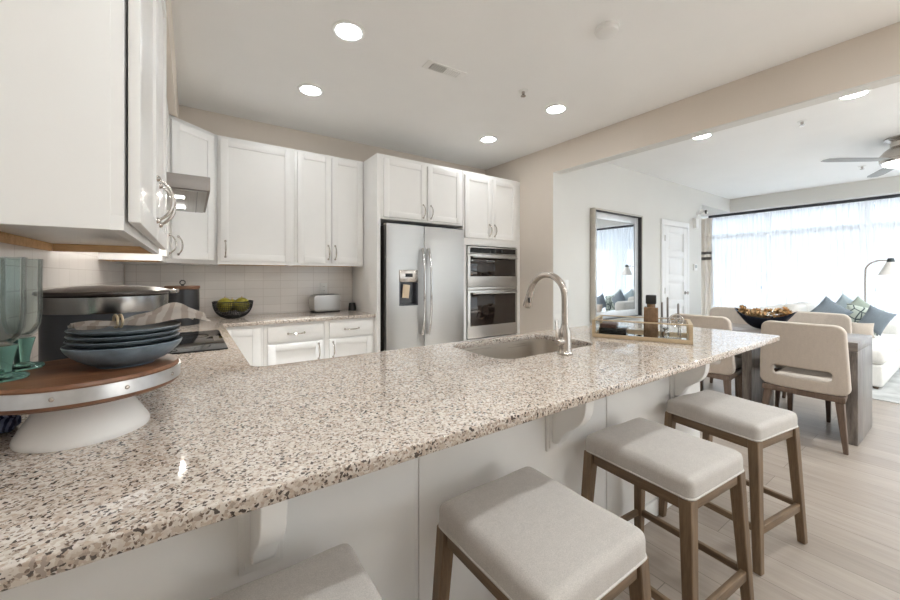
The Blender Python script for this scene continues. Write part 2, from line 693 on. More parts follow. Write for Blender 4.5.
# ------------------------------------------------------------------ setting
sbox('floor', (-0.6, 9.4, -3.8, 4.1, -0.1, 0.0), M['floor'])
sbox('ceiling', (-0.6, 9.4, -3.8, 4.1, CEIL, CEIL + 0.1), M['ceiling'])
sbox('wall_back', (-0.6, 3.35, 3.94, 4.09, 0, CEIL), M['beige'])
sbox('wall_left', (-0.6, -0.45, -3.8, 3.94, 0, CEIL), M['beige'])
sbox('wall_soffit', (-0.45, -0.085, 1.0, 3.94, 2.442, CEIL), M['beige'])
sbox('wall_return', (3.35, 3.47, 2.77, 4.09, 0, CEIL), M['beige'])
sbox('wall_living', (3.47, 7.22, 2.77, 2.9, 0, CEIL), M['grey_wall'])
sbox('wall_header', (3.35, 3.47, -3.7, 2.77, 2.443, CEIL), M['beige'])
sbox('trim_1', (3.352, 3.472, -3.7, 2.77, 2.437, 2.443), M['grey_wall'])          # painted underside of the opening
sbox('trim_2', (3.352, 3.47, 2.764, 2.7705, 0, 2.437), M['grey_wall'])            # jamb of the opening
sbox('wall_bulkhead', (8.5, 9.4, -3.7, 3.7, 2.5, CEIL), M['grey_wall'])
sbox('wall_alcove_lintel', (7.22, 8.5, 2.77, 3.7, 2.5, CEIL), M['grey_wall'])
sbox('wall_alcove', (7.0, 9.4, 3.7, 3.85, 0, CEIL), M['grey_wall'])
sbox('wall_alcove_side', (7.10, 7.22, 2.9, 3.7, 0, CEIL), M['grey_wall'])
# window wall: sill, piers
for i, (a, b) in enumerate(((-3.8, -3.05), (3.6, 3.85))):
    sbox('wall_window_pier_%d' % (i + 1), (9.05, 9.2, a, b, 0, 2.5), M['grey_wall'])
sbox('wall_window_sill', (9.05, 9.2, -3.05, 3.6, 0, 0.08), M['grey_wall'])
# rear wall with the opening of an added window
sbox('wall_rear_low', (-0.6, 9.4, -3.7, -3.55, 0, 0.25), M['grey_wall'])
sbox('wall_rear_high', (-0.6, 9.4, -3.7, -3.55, 2.35, CEIL), M['grey_wall'])
for i, (a, b) in enumerate(((-0.6, 2.3), (5.7, 9.4))):
    sbox('wall_rear_pier_%d' % (i + 1), (a, b, -3.7, -3.55, 0.25, 2.35), M['grey_wall'])


def window(idx, axis, a0, a1, z0, z1, pos, bars, hbars):
    """window along an axis ('y': plane x=pos, 'x': plane y=pos)"""
    bm = NB()

    def bar(u0, u1, w0, w1):
        if axis == 'y':
            box(bm, pos, pos + 0.07, u0, u1, w0, w1, b=0.004)
        else:
            box(bm, u0, u1, pos - 0.07, pos, w0, w1, b=0.004)
    f = 0.06
    bar(a0, a0 + f, z0, z1)
    bar(a1 - f, a1, z0, z1)
    bar(a0 + f, a1 - f, z0, z0 + f)
    bar(a0 + f, a1 - f, z1 - f, z1)
    for q in bars:
        bar(q - 0.035, q + 0.035, z0 + f, z1 - f)
    for h in hbars:
        bar(a0 + f, a1 - f, h - 0.02, h + 0.02)
    o = struct('window_%d' % idx, bm, M['white'])
    g = NB()
    if axis == 'y':
        box(g, pos + 0.03, pos + 0.036, a0 + f, a1 - f, z0 + f, z1 - f)
    else:
        box(g, a0 + f, a1 - f, pos - 0.036, pos - 0.03, z0 + f, z1 - f)
    p = obj('pane', g, M['pane'], o)
    return o


window(1, 'y', 1.1, 3.6, 0.08, 2.5, 9.08, (2.35,), (1.32,))
window(2, 'y', -1.0, 1.1, 0.08, 2.5, 9.08, (0.1,), (1.32,))
window(3, 'y', -3.05, -1.0, 0.08, 2.5, 9.08, (-2.0,), (1.32,))
window(4, 'x', 2.3, 5.7, 0.25, 2.35, -3.58, (4.0,), ())  # unseen rear window, added so sun on the floor brightens the room

# baseboards
for nm, d in (('baseboard_living', (3.47, 5.80, 2.755, 2.77, 0, 0.12)), ('baseboard_living_far', (6.72, 7.22, 2.755, 2.77, 0, 0.12))):
    sbox(nm, d, M['white'], b=0.003)
# tile backsplashes
sbox('trim_3', (-0.43, 1.44, 3.928, 3.94, 0.914, 1.42), M['tile'])
sbox('trim_4', (-0.45, -0.438, 0.4, 3.94, 0.914, 1.72), M['tile'])

# interior door in the living wall
bm = NB()
for x0, x1, z0, z1 in ((5.80, 5.885, 0, 2.05), (6.63, 6.715, 0, 2.05), (5.80, 6.715, 2.05, 2.135)):
    box(bm, x0, x1, 2.748, 2.77, z0, z1, b=0.004)
d1 = struct('door_1', bm, M['white'])
bm = NB()
dx0, dx1 = 5.888, 6.627
rails = [0.02, 0.20, 0.55, 0.90, 1.25, 1.60, 1.95, 2.04]
box(bm, dx0, dx1, 2.762, 2.7695, 0.01, 2.045)
box(bm, dx0, dx0 + 0.12, 2.749, 2.762, 0.01, 2.045, b=0.003)
box(bm, dx1 - 0.12, dx1, 2.749, 2.762, 0.01, 2.045, b=0.003)
ph = (2.045 - 0.01 - 6 * 0.10) / 5
for k in range(6):
    z = 0.01 + k * (ph + 0.10)
    box(bm, dx0 + 0.12, dx1 - 0.12, 2.749, 2.762, z, z + 0.10, b=0.003)
for k in range(5):
    z = 0.11 + k * (ph + 0.10)
    box(bm, dx0 + 0.155, dx1 - 0.155, 2.757, 2.764, z + 0.03, z + ph - 0.035, b=0.003)
slab = obj('door_slab', bm, M['white'], d1)
bm = NB()
lathe(bm, [(0, 0), (0.028, 0), (0.028, 0.008), (0.012, 0.012), (0.012, 0.03), (0.026, 0.04), (0.026, 0.055), (0, 0.062)], seg=20,
      mtx=Matrix.Translation((6.56, 2.752, 1.0)) @ Matrix.Rotation(R(90), 4, 'X'))
obj('door_knob', bm, M['nickel'], slab)
for z in (0.25, 1.05, 1.85):
    bm = NB()
    box(bm, 5.878, 5.9, 2.744, 2.752, z - 0.045, z + 0.045, b=0.002)
    obj('hinge', bm, M['nickel'], slab)


# ------------------------------------------------------------------ cabinets
def pull(parent, x, z, length=0.13, vertical=True, y=-0.02, out=0.036):
    """bow-shaped nickel pull centred at (x, z) on a front whose face is at y"""
    bm = NB()
    pts, rs = [], []
    for i in range(13):
        s = -1 + 2 * i / 12
        o = y - out * (1 - abs(s) ** 2.6) + (-0.004)
        a = s * length / 2
        pts.append((x, o, z + a) if vertical else (x + a, o, z))
        rs.append(0.0042 + 0.0022 * (1 - abs(s)))
    tube(bm, pts, rs, 8)
    for s in (-1, 1):
        a = s * length / 2
        c = (x, y, z + a) if vertical else (x + a, y, z)
        lathe(bm, [(0.0095, 0), (0.0095, 0.004), (0.006, 0.009), (0, 0.011)], seg=12,
              mtx=Matrix.Translation(c) @ Matrix.Rotation(R(90), 4, 'X'))
    return obj('handle', bm, M['nickel'], parent)


def shaker(name, parent, x0, x1, z0, z1, y=0.0, handle=None, rotz=0.0, loc=(0, 0, 0), rail=0.058, hl=0.13):
    bm = NB()
    th = 0.02
    box(bm, x0, x0 + rail, y - th, y, z0, z1, b=0.0022)
    box(bm, x1 - rail, x1, y - th, y, z0, z1, b=0.0022)
    box(bm, x0 + rail, x1 - rail, y - th, y, z0, z0 + rail, b=0.0022)
    box(bm, x0 + rail, x1 - rail, y - th, y, z1 - rail, z1, b=0.0022)
    box(bm, x0 + rail - 0.001, x1 - rail + 0.001, y - th + 0.009, y - 0.001, z0 + rail - 0.001, z1 - rail + 0.001)
    o = obj(name, bm, M['cabinet'], parent, loc, rotz)
    if handle:
        pull(o, handle[0], handle[1], hl, handle[2] if len(handle) > 2 else True, y - th)
    return o


def slabfront(name, parent, x0, x1, z0, z1, handle):
    bm = NB()
    box(bm, x0, x1, -0.02, 0, z0, z1, b=0.003)
    o = obj(name, bm, M['cabinet'], parent)
    pull(o, handle[0], handle[1], 0.13, False)
    return o


UB, UT = 1.372, 2.438


def upper_body(parent, w, d, z0, z1, rail=True):
    bm = NB()
    box(bm, 0, w, 0, d, z0 + (0.03 if rail else 0), z1, b=0.001)
    if rail:
        box(bm, 0, w, 0, 0.02, z0, z0 + 0.03)
        box(bm, 0, 0.016, 0.02, d, z0, z0 + 0.03)
        box(bm, w - 0.016, w, 0.02, d, z0, z0 + 0.03)
    obj('body', bm, M['cabinet'], parent)
    if rail:
        bm = NB()
        box(bm, 0.017, w - 0.017, d - 0.02, d, z0 + 0.001, z0 + 0.0295)
        box(bm, 0.0165, 0.019, 0.02, d - 0.021, z0 + 0.001, z0 + 0.0295)
        box(bm, w - 0.02, w - 0.017, 0.02, d - 0.021, z0 + 0.001, z0 + 0.0295)
        obj('bottom_edge', bm, M['raw_wood'], parent)['label'] = 'bare wood edge strips'


G_UP = 'wall cabinets'
# near left wall cabinet (two doors), end panel faces the camera
c = thing('wall_cabinet', 'white wall cabinet above the cake stand, its plain end panel filling the upper left corner', 'cabinet', (-0.112, 1.0, 0), R(90), G_UP)
upper_body(c, 1.035, 0.338, UB, UT)
bm = NB()
box(bm, -0.003, 0, 0.02, 0.338, UB, UT, b=0.001)
obj('end_panel', bm, M['cabinet'], c)
for a, b_, hx in ((0.006, 0.505, 0.46), (0.53, 1.023, 0.575)):
    shaker('door', c, a, b_, UB + 0.018, UT - 0.02, -0.006, (hx, 1.515))
    for z in (UB + 0.06, UT - 0.06):
        bm = NB()
        box(bm, hx - 0.006, hx + 0.006, -0.0062, 0.0002, z - 0.006, z + 0.006)
        obj('bumper', bm, M['rubber'], c)
# cabinet above the hood
c = thing('wall_cabinet', 'short white wall cabinet above the range hood', 'cabinet', (-0.145, 2.045, 0), R(90), G_UP)
upper_body(c, 0.855, 0.305, 1.765, UT, False)
for a, b_, hx in ((0.012, 0.42, 0.38), (0.435, 0.843, 0.475)):
    shaker('door', c, a, b_, 1.785, UT - 0.02, 0)
# narrow cabinet past the hood
c = thing('wall_cabinet', 'narrow white wall cabinet between the range hood and the angled corner cabinet', 'cabinet', (-0.145, 2.905, 0), R(90), G_UP)
upper_body(c, 0.415, 0.305, UB, UT)
shaker('door', c, 0.012, 0.385, UB + 0.03, UT - 0.03, 0, (0.34, 1.50))
# diagonal corner cabinet
p0, p1 = Vector((-0.145, 3.325)), Vector((0.178, 3.61))
ang = math.atan2(p1.y - p0.y, p1.x - p0.x)
wd = (p1 - p0).length
c = thing('corner_cabinet', 'white angled corner wall cabinet above the black canister', 'cabinet', (p0.x, p0.y, 0), 0, G_UP)
bm = NB()
prism(bm, [(0, 0), (p1.x - p0.x, p1.y - p0.y), (p1.x - p0.x, 3.927 - p0.y), (-0.45 - p0.x + 0.013, 3.927 - p0.y), (-0.45 - p0.x + 0.013, 0)], UB, UT)
obj('body', bm, M['cabinet'], c, smooth=0)
shaker('door', c, 0.03, wd - 0.045, UB + 0.03, UT - 0.03, 0, (0.075, 1.50), rotz=ang)
# back run
c = thing('wall_cabinet', 'white single-door wall cabinet above the black fruit bowl', 'cabinet', (0.18, 3.605, 0), 0, G_UP)
upper_body(c, 0.595, 0.322, UB, UT)
shaker('door', c, 0.018, 0.572, UB + 0.028, UT - 0.028, 0, (0.055, 1.5))
c = thing('wall_cabinet', 'white two-door wall cabinet above the toaster', 'cabinet', (0.777, 3.605, 0), 0, G_UP)
upper_body(c, 0.663, 0.322, UB, UT)
shaker('door', c, 0.025, 0.335, UB + 0.026, UT - 0.022, 0, (0.305, 1.5))
shaker('door', c, 0.34, 0.65, UB + 0.026, UT - 0.022, 0, (0.37, 1.5))

# fridge surround
c = thing('fridge_cabinet', 'white two-door cabinet over the refrigerator with a full-height side panel', 'cabinet', (1.442, 3.27, 0))
bm = NB()
box(bm, 0.0, 0.036, 0, 0.655, 0, UT, b=0.0015)
obj('side_panel', bm, M['cabinet'], c)
bm = NB()
box(bm, 0.0362, 1.008, 0, 0.655, 1.822, UT, b=0.0015)
obj('body', bm, M['cabinet'], c)
shaker('door', c, 0.063, 0.53, 1.842, 2.40, 0, (0.497, 1.93))
shaker('door', c, 0.552, 0.973, 1.842, 2.40, 0, (0.588, 1.93))
# oven tower
c = thing('oven_cabinet', 'tall white cabinet housing the built-in ovens beside the beige wall', 'cabinet', (2.453, 3.27, 0))
bm = NB()
box(bm, 0, 0.02, 0, 0.655, 0, UT)
box(bm, 0.822, 0.842, 0, 0.655, 0, UT)
box(bm, 0.02, 0.822, 0, 0.655, 1.62, UT)
box(bm, 0.02, 0.822, 0, 0.655, 0.1, 0.56)
box(bm, 0.02, 0.822, 0.06, 0.655, 0, 0.1)
box(bm, 0.02, 0.822, 0.635, 0.655, 0.56, 1.62)
box(bm, 0.02, 0.053, 0, 0.03, 0.56, 1.62)
box(bm, 0.817, 0.822, 0, 0.03, 0.56, 1.62)
obj('body', bm, M['cabinet'], c, smooth=0)
bm = NB()
box(bm, 0.842, 0.896, 0.01, 0.03, 0, UT)
obj('filler_strip', bm, M['cabinet'], c)
shaker('door', c, 0.022, 0.409, 1.70, 2.395, 0, (0.372, 1.80))
shaker('door', c, 0.413, 0.80, 1.70, 2.395, 0, (0.45, 1.80))
shaker('drawer', c, 0.022, 0.80, 0.13, 0.54, 0, (0.41, 0.47, False))

# back base cabinets
G_B = 'base cabinets on the back wall'


def base_cab(label, x0, w, fronts):
    c = thing('base_cabinet', label, 'cabinet', (x0, 3.34, 0), 0, G_B)
    bm = NB()
    box(bm, 0, w, 0, 0.585, 0.1, 0.883)
    box(bm, 0, w, 0.07, 0.585, 0, 0.1)
    obj('body', bm, M['cabinet'], c, smooth=0)
    for f in fronts:
        if f[0] == 'drawer':
            slabfront('drawer', c, f[1], f[2], f[3], f[4], ((f[1] + f[2]) / 2, (f[3] + f[4]) / 2))
        else:
            shaker('door', c, f[1], f[2], f[3], f[4], 0, f[5])


base_cab('white corner base cabinet with one plain door below the fruit bowl', 0.17, 0.315, [('door', 0.03, 0.29, 0.13, 0.858, None)])
base_cab('white drawer-over-door base cabinet between the corner door and the one below the toaster', 0.487, 0.487, [('drawer', 0.027, 0.465, 0.727, 0.858), ('door', 0.027, 0.465, 0.13, 0.71, (0.43, 0.62))])
base_cab('white base cabinet with one drawer over a door, next to the refrigerator panel', 0.976, 0.464, [('drawer', 0.037, 0.445, 0.727, 0.858), ('door', 0.037, 0.445, 0.13, 0.71, (0.068, 0.62))])
# left run base cabinets (under the cooktop)
c = thing('base_cabinet', 'white base cabinet run carrying the cooktop along the left wall', 'cabinet', (0.16, 1.67, 0), R(90))
bm = NB()
box(bm, 0, 1.625, 0, 0.605, 0.1, 0.883)
box(bm, 0, 1.625, 0.07, 0.605, 0, 0.1)
obj('body', bm, M['cabinet'], c, smooth=0)
for a, b_ in ((0.03, 0.44), (0.47, 1.22), (1.25, 1.6)):
    slabfront('drawer', c, a, b_, 0.727, 0.858, ((a + b_) / 2, 0.79))
    shaker('door', c, a, b_, 0.13, 0.71, 0, (b_ - 0.04, 0.62))

# ------------------------------------------------------------------ peninsula
PY = 1.0
pen = thing('peninsula_cabinet', 'white panelled peninsula base under the long granite counter', 'cabinet', (-0.438, PY, 0))
X0 = 0.438


def pb(bm, x0, x1, *a, **k):
    box(bm, x0 + X0, x1 + X0, *a, **k)


SX0, SX1, SY0, SY1 = 1.10, 1.80, 1.175, 1.605
bm = NB()
pb(bm, -0.438, SX0 - 0.05, 0.014, 0.62, 0.0, 0.883)
pb(bm, SX1 + 0.05, 2.576, 0.014, 0.62, 0.0, 0.883)
pb(bm, SX0 - 0.05, SX1 + 0.05, 0.014, 0.62, 0.0, 0.6)
pb(bm, SX0 - 0.05, SX1 + 0.05, 0.014, 0.10, 0.6, 0.883)
obj('body', bm, M['cabinet'], pen, smooth=0)
for a, b_ in ((-0.438, 0.566), (0.582, 1.575), (1.591, 2.59)):
    bm = NB()
    pb(bm, a, b_, 0.0, 0.013, 0.0, 0.883, b=0.002)
    obj('back_panel', bm, M['cabinet'], pen)
for a in (0.574, 1.583):
    bm = NB()
    pb(bm, a - 0.0065, a + 0.0065, 0.004, 0.0135, 0.0, 0.883)
    obj('seam_strip', bm, M['cabinet'], pen)
bm = NB()
pb(bm, 2.577, 2.59, 0.0135, 0.62, 0.0, 0.883, b=0.002)
obj('end_panel', bm, M['cabinet'], pen)
bm = NB()
pb(bm, -0.438, 2.6, -0.012, 0.0, 0.0, 0.09, b=0.002)
obj('base_moulding', bm, M['cabinet'], pen)
# corbels: S-shaped brackets on back plates
prof = [(0.0, 0.883), (0.215, 0.883), (0.215, 0.866), (0.208, 0.858), (0.19, 0.851), (0.172, 0.842), (0.16, 0.828), (0.155, 0.81), (0.154, 0.79), (0.15, 0.765),
        (0.14, 0.74), (0.122, 0.716), (0.10, 0.697), (0.078, 0.682), (0.06, 0.665), (0.048, 0.648), (0.039, 0.631), (0.03, 0.618), (0.016, 0.612), (0.0, 0.612)]
for cx in (0.14, 1.21, 2.24):
    bm = NB()
    pb(bm, cx - 0.048, cx + 0.048, -0.012, 0.0, 0.578, 0.883, b=0.002)
    pl = obj('corbel_plate', bm, M['cabinet'], pen)
    bm = NB()
    pb(bm, cx - 0.038, cx + 0.038, -0.017, -0.012, 0.59, 0.875, b=0.002)
    obj('plate_moulding', bm, M['cabinet'], pl)
    bm = NB()
    # profile lies in (depth, z): rotate so depth -> -y, thickness -> x
    mt = Matrix(((0, 0, 1, cx + X0), (-1, 0, 0, -0.017), (0, 1, 0, 0), (0, 0, 0, 1)))
    prism(bm, prof, -0.026, 0.026, b=0.004, mtx=mt)
    obj('corbel', bm, M['cabinet'], pen)

# countertop with sink cutout
bm = NB()
outl = [(-0.437, 0.70), (2.92, 0.70), (2.938, 0.704), (2.945, 0.72), (2.945, 1.66), (0.245, 1.66), (0.215, 1.675), (0.2, 1.71), (0.2, 3.30), (1.44, 3.30), (1.44, 3.926), (-0.437, 3.926)]
hole = rrect(SX0, SX1, SY0, SY1, 0.09, 8)
prism(bm, outl, 0.884, 0.914, [hole], b=0.003, res=1)
ct = obj('countertop', bm, M['granite'], smooth=0)
tag(ct, 'speckled beige granite countertop running along the peninsula and both kitchen walls', 'countertop')

# sink
s = thing('sink', 'undermount stainless steel sink in the granite peninsula', 'sink', ((SX0 + SX1) / 2, (SY0 + SY1) / 2, 0.68))
bm = NB()


def ring_loft(bm, loops, cap=True):
    t = bmesh.new()
    rr = [[t.verts.new(p) for p in lp] for lp in loops]
    n = len(rr[0])
    for a, b in zip(rr[:-1], rr[1:]):
        for i in range(n):
            j = (i + 1) % n
            t.faces.new((a[i], a[j], b[j], b[i]))
    if cap:
        t.faces.new(rr[-1])
    merge(bm, t)


def rl(hx, hy, r, z):
    return [(x, y, z) for x, y in rrect(-hx, hx, -hy, hy, r, 8)]


hx, hy = (SX1 - SX0) / 2, (SY1 - SY0) / 2
ring_loft(bm, [rl(hx + 0.025, hy + 0.025, 0.1, 0.2035), rl(hx + 0.004, hy + 0.004, 0.092, 0.2035), rl(hx + 0.002, hy + 0.002, 0.09, 0.19), rl(hx - 0.012, hy - 0.012, 0.085, 0.03),
               rl(hx - 0.02, hy - 0.02, 0.08, 0.012), rl(hx - 0.04, hy - 0.04, 0.07, 0.003), rl(0.05, 0.05, 0.049, 0.0)])
bw = obj('basin', bm, M['steel_sink'], s)
bm = NB()
lathe(bm, [(0.045, 0.001), (0.045, 0.004), (0.034, 0.004), (0.03, 0.0015), (0, 0.0015)], seg=24)
obj('drain', bm, M['chrome'], s)

# faucet
fx, fy = 1.425, 1.108
f = thing('faucet', 'brushed nickel gooseneck faucet behind the sink on the seating side', 'faucet', (fx, fy, 0.914))
bm = NB()
lathe(bm, [(0.035, 0), (0.035, 0.007), (0.030, 0.013), (0.028, 0.03), (0.0285, 0.085), (0.025, 0.108), (0.018, 0.13), (0.0165, 0.14), (0, 0.14)], seg=28)
obj('faucet_body', bm, M['nickel'], f)
bm = NB()
rad = 0.108
pts = [(0, 0, 0.135), (0, 0, 0.2)]
for i in range(0, 15):
    t = R(180 - 168 * i / 14)
    pts.append((0, rad + rad * math.cos(t), 0.262 + rad * math.sin(t)))
tube(bm, pts, 0.0155, 18)
obj('spout', bm, M['nickel'], f)
e = Vector(pts[-1])
dr = (Vector(pts[-1]) - Vector(pts[-2])).normalized()
bm = NB()
tube(bm, [e - dr * 0.004, e + dr * 0.02, e + dr * 0.05, e + dr * 0.075, e + dr * 0.085], [0.0165, 0.0175, 0.0195, 0.022, 0.020], 18)
hd = obj('spray_head', bm, M['nickel'], f)
bm = NB()
q = e + dr * 0.045
tube(bm, [q + Vector((-0.012, -0.014, 0.012)), q + Vector((-0.012, -0.016, -0.014))], 0.006, 8)
obj('spray_button', bm, M['black'], hd)
bm = NB()
tube(bm, [(0, 0, 0.062), (-0.03, 0, 0.062), (-0.052, 0, 0.062), (-0.058, 0, 0.062)], [0.019, 0.019, 0.018, 0.012], 16)
hb = obj('valve', bm, M['nickel'], f)
bm = NB()
box(bm, -0.010, 0.010, -0.004, 0.004, 0.0, 0.095, b=0.0035, mtx=Matrix.Translation((-0.05, 0, 0.07)) @ Matrix.Rotation(R(-6), 4, 'Y'))
obj('lever', bm, M['nickel'], f)

# cooktop
ck = thing('cooktop', 'black glass cooktop set in the left counter under the hood', 'cooktop', (-0.13, 2.51, 0.914))
bm = NB()
box(bm, -0.275, 0.282, -0.372, 0.372, 0.0, 0.008, b=0.003)
obj('glass_top', bm, M['black_gloss'], ck)
for x, y, r in ((-0.14, -0.19, 0.11), (-0.14, 0.19, 0.09), (0.12, -0.2, 0.08), (0.12, 0.16, 0.1)):
    bm = NB()
    lathe(bm, [(r, 0.0081), (r, 0.0086), (r - 0.003, 0.0086), (r - 0.003, 0.0081)], (x, y, 0), 40, closed=True)
    obj('burner_ring', bm, M['dark_gap'], ck)
bm = NB()
box(bm, 0.235, 0.265, -0.1, 0.1, 0.0081, 0.0086)
obj('control_strip', bm, M['nickel'], ck)

# hood
h = thing('range_hood', 'slim stainless under-cabinet range hood with two lit lamps', 'range hood', (0.078, 2.15, 1.69), R(90))
bm = NB()
box(bm, 0, 0.75, 0.0, 0.515, 0.0, 0.068, b=0.003)
obj('hood_body', bm, M['steel_hood'], h)
bm = NB()
box(bm, 0.02, 0.73, 0.012, 0.50, -0.006, -0.0005, b=0.002)
un = obj('underside_panel', bm, M['steel'], h)
for x in (0.2, 0.55):
    bm = NB()
    box(bm, x - 0.022, x + 0.022, 0.105, 0.165, -0.011, -0.0065, b=0.004)
    obj('hood_lamp', bm, M['hood_glow'], un)
    hl = bpy.data.lights.new('hood_bulb', 'AREA')
    hl.shape = 'DISK'
    hl.size = 0.05
    hl.energy = 2.2
    hl.color = (1.0, 0.93, 0.84)
    ho = bpy.data.objects.new('hood_bulb', hl)
    COL.objects.link(ho)
    ho.location = (0.078 - 0.135, 2.15 + x, 1.676)
bm = NB()
for k in range(3):
    box(bm, 0.12 + k * 0.2, 0.15 + k * 0.2, 0.27, 0.32, -0.009, -0.0065)
obj('control_slots', bm, M['black'], un)
bm = NB()
box(bm, 0.03, 0.72, 0.205, 0.21, -0.0085, -0.0065)
box(bm, 0.03, 0.72, 0.25, 0.255, -0.0085, -0.0065)
box(bm, 0.03, 0.72, 0.05, 0.054, -0.0085, -0.0065)
obj('panel_seam', bm, M['pot_dark'], un)
bm = NB()
box(bm, 0.03, 0.72, 0.34, 0.49, -0.009, -0.0065, b=0.001)
obj('grease_filter', bm, M['steel_hood'], un)

# ------------------------------------------------------------------ fridge
F = thing('refrigerator', 'stainless side-by-side refrigerator with an ice dispenser', 'refrigerator', (1.505, 3.20, 0))
bm = NB()
box(bm, 0.012, 0.918, 0.072, 0.70, 0.02, 1.765, b=0.004)
obj('body', bm, M['dark_gap'], F)


def bowdoor(name, x0, x1, z0, z1, hole=None):
    n = 14
    bm = NB()
    # bowed front in plan, extruded in z
    out = []
    for i in range(n + 1):
        s = -1 + 2 * i / n
        out.append((x0 + (x1 - x0) * i / n, 0.012 * abs(s) ** 4 + 0.003 * s * s))
    out += [(x1, 0.068), (x0, 0.068)]
    if hole is None:
        prism(bm, out, z0, z1, b=0.004)
    else:
        hx0, hx1, hz0, hz1 = hole
        prism(bm, out, z0, hz0, b=0.0)
        prism(bm, out, hz1, z1, b=0.0)
        lo = [p for p in out[:-2] if p[0] <= hx0]
        hi = [p for p in out[:-2] if p[0] >= hx1]
        prism(bm, lo + [(hx0, 0.001), (hx0, 0.068), (x0, 0.068)], hz0, hz1)
        prism(bm, [(hx1, 0.001)] + hi + [(x1, 0.068), (hx1, 0.068)], hz0, hz1)
    return obj(name, bm, M['steel'], F)


fd = bowdoor('freezer_door', 0.008, 0.42, 0.06, 1.775, (0.135, 0.345, 0.985, 1.335))
rd = bowdoor('fridge_door', 0.427, 0.922, 0.06, 1.775)
bm = NB()
box(bm, 0.136, 0.344, 0.06, 0.068, 0.986, 1.334)
box(bm, 0.136, 0.15, 0.002, 0.06, 0.986, 1.21)
box(bm, 0.33, 0.344, 0.002, 0.06, 0.986, 1.21)
box(bm, 0.15, 0.33, 0.002, 0.06, 0.986, 1.0)
dp = obj('dispenser_recess', bm, M['pot_dark'], fd)
bm = NB()
box(bm, 0.136, 0.344, -0.003, 0.058, 1.215, 1.334, b=0.006)
cp_ = obj('dispenser_panel', bm, M['nickel'], fd)
bm = NB()
box(bm, 0.20, 0.28, -0.005, -0.003, 1.265, 1.3, b=0.001)
obj('display', bm, M['black_gloss'], cp_)
bm = NB()
box(bm, 0.19, 0.262, 0.012, 0.02, 1.06, 1.19, b=0.001, mtx=Matrix.Translation((0.226, 0, 1.2)) @ Matrix.Rotation(R(7), 4, 'Y') @ Matrix.Translation((-0.226, 0, -1.2)))
obj('paper_tag', bm, plain('manila_tag', rgb(214, 196, 170), 0.8), dp)
for d_, x in ((fd, 0.385), (rd, 0.462)):
    bm = NB()
    pts = []
    for i in range(17):
        s = -1 + 2 * i / 16
        pts.append((x, -0.012 - 0.05 * (1 - abs(s) ** 3.0), 1.12 + 0.43 * s))
    tube(bm, pts, 0.0125, 12)
    obj('handle', bm, M['chrome'], d_)
bm = NB()
box(bm, 0.02, 0.91, 0.02, 0.07, 0.005, 0.055, b=0.003)
obj('kick_grille', bm, M['black'], F)
bm = NB()
box(bm, 0.01, 0.05, 0.04, 0.10, 1.7655, 1.785, b=0.004)
obj('hinge_cover', bm, M['nickel'], F)

# ------------------------------------------------------------------ ovens
O = thing('wall_oven', 'built-in stainless microwave and oven combination in the tall white cabinet', 'oven', (2.507, 3.246, 0.565))
bm = NB()
box(bm, 0.004, 0.758, 0.026, 0.55, 0.003, 1.048)
obj('oven_body', bm, M['dark_gap'], O)
bm = NB()
box(bm, 0, 0.762, 0.0, 0.0235, 0.96, 1.042, b=0.003)
tp = obj('control_panel', bm, M['steel'], O)
bm = NB()
box(bm, 0.03, 0.73, -0.002, 0.0, 0.968, 1.028)
gp = obj('panel_glass', bm, M['black_gloss'], tp)
bm = NB()
lathe(bm, [(0.016, 0), (0.016, 0.012), (0, 0.014)], seg=18, mtx=Matrix.Translation((0.5, -0.002, 0.998)) @ Matrix.Rotation(R(90), 4, 'X'))
obj('knob', bm, M['black'], gp)


def ovendoor(name, z0, z1, wz0, wz1):
    bm = NB()
    box(bm, 0, 0.762, 0.0, 0.0235, z0, z1, b=0.003)
    d = obj(name, bm, M['steel'], O)
    bm = NB()
    box(bm, 0.035, 0.727, -0.002, 0.0, wz0, wz1, b=0.001)
    obj('oven_window', bm, M['oven_glass'], d)
    bm = NB()
    hz = wz1 - 0.01
    tube(bm, [(0.05, -0.045, hz), (0.712, -0.045, hz)], 0.011, 12)
    for x in (0.075, 0.687):
        box(bm, x - 0.01, x + 0.01, -0.045, 0.0, hz - 0.009, hz + 0.009, b=0.002)
    obj('handle', bm, M['steel'], d)


ovendoor('microwave_door', 0.585, 0.956, 0.705, 0.93)
ovendoor('oven_door', 0.012, 0.545, 0.148, 0.525)
bm = NB()
box(bm, 0, 0.762, 0.004, 0.0235, 0.548, 0.582, b=0.002)
obj('vent_trim', bm, M['steel'], O)

# ------------------------------------------------------------------ ceiling fixtures
G_L = 'recessed ceiling lights'
proto = None


def downlight(x, y, label, power=None, spread=29):
    global proto
    if proto is None:
        t = thing('recessed_light', label, 'ceiling light', (x, y, CEIL), 0, G_L)
        bm = NB()
        lathe(bm, [(0.098, 0.0), (0.098, -0.004), (0.09, -0.009), (0.074, -0.006), (0.074, 0.0)], seg=36, closed=True)
        obj('trim_ring', bm, M['white_plastic'], t)
        bm = NB()
        lathe(bm, [(0.0735, -0.001), (0.0735, -0.006), (0.05, -0.007), (0, -0.007)], seg=36)
        obj('diffuser', bm, M['lamp_glow'], t)
        proto = t
    else:
        t = dup(proto, (x, y, CEIL), 0, label, G_L)
    l = bpy.data.lights.new('downlight_bulb', 'AREA')
    l.shape = 'DISK'
    l.size = 0.14
    l.energy = power if power is not None else CAN_KITCHEN
    l.color = (0.90, 0.97, 1.0)
    l.spread = R(spread)
    lo = bpy.data.objects.new('downlight_bulb', l)
    COL.objects.link(lo)
    lo.location = (x, y, CEIL - 0.012)
    return t


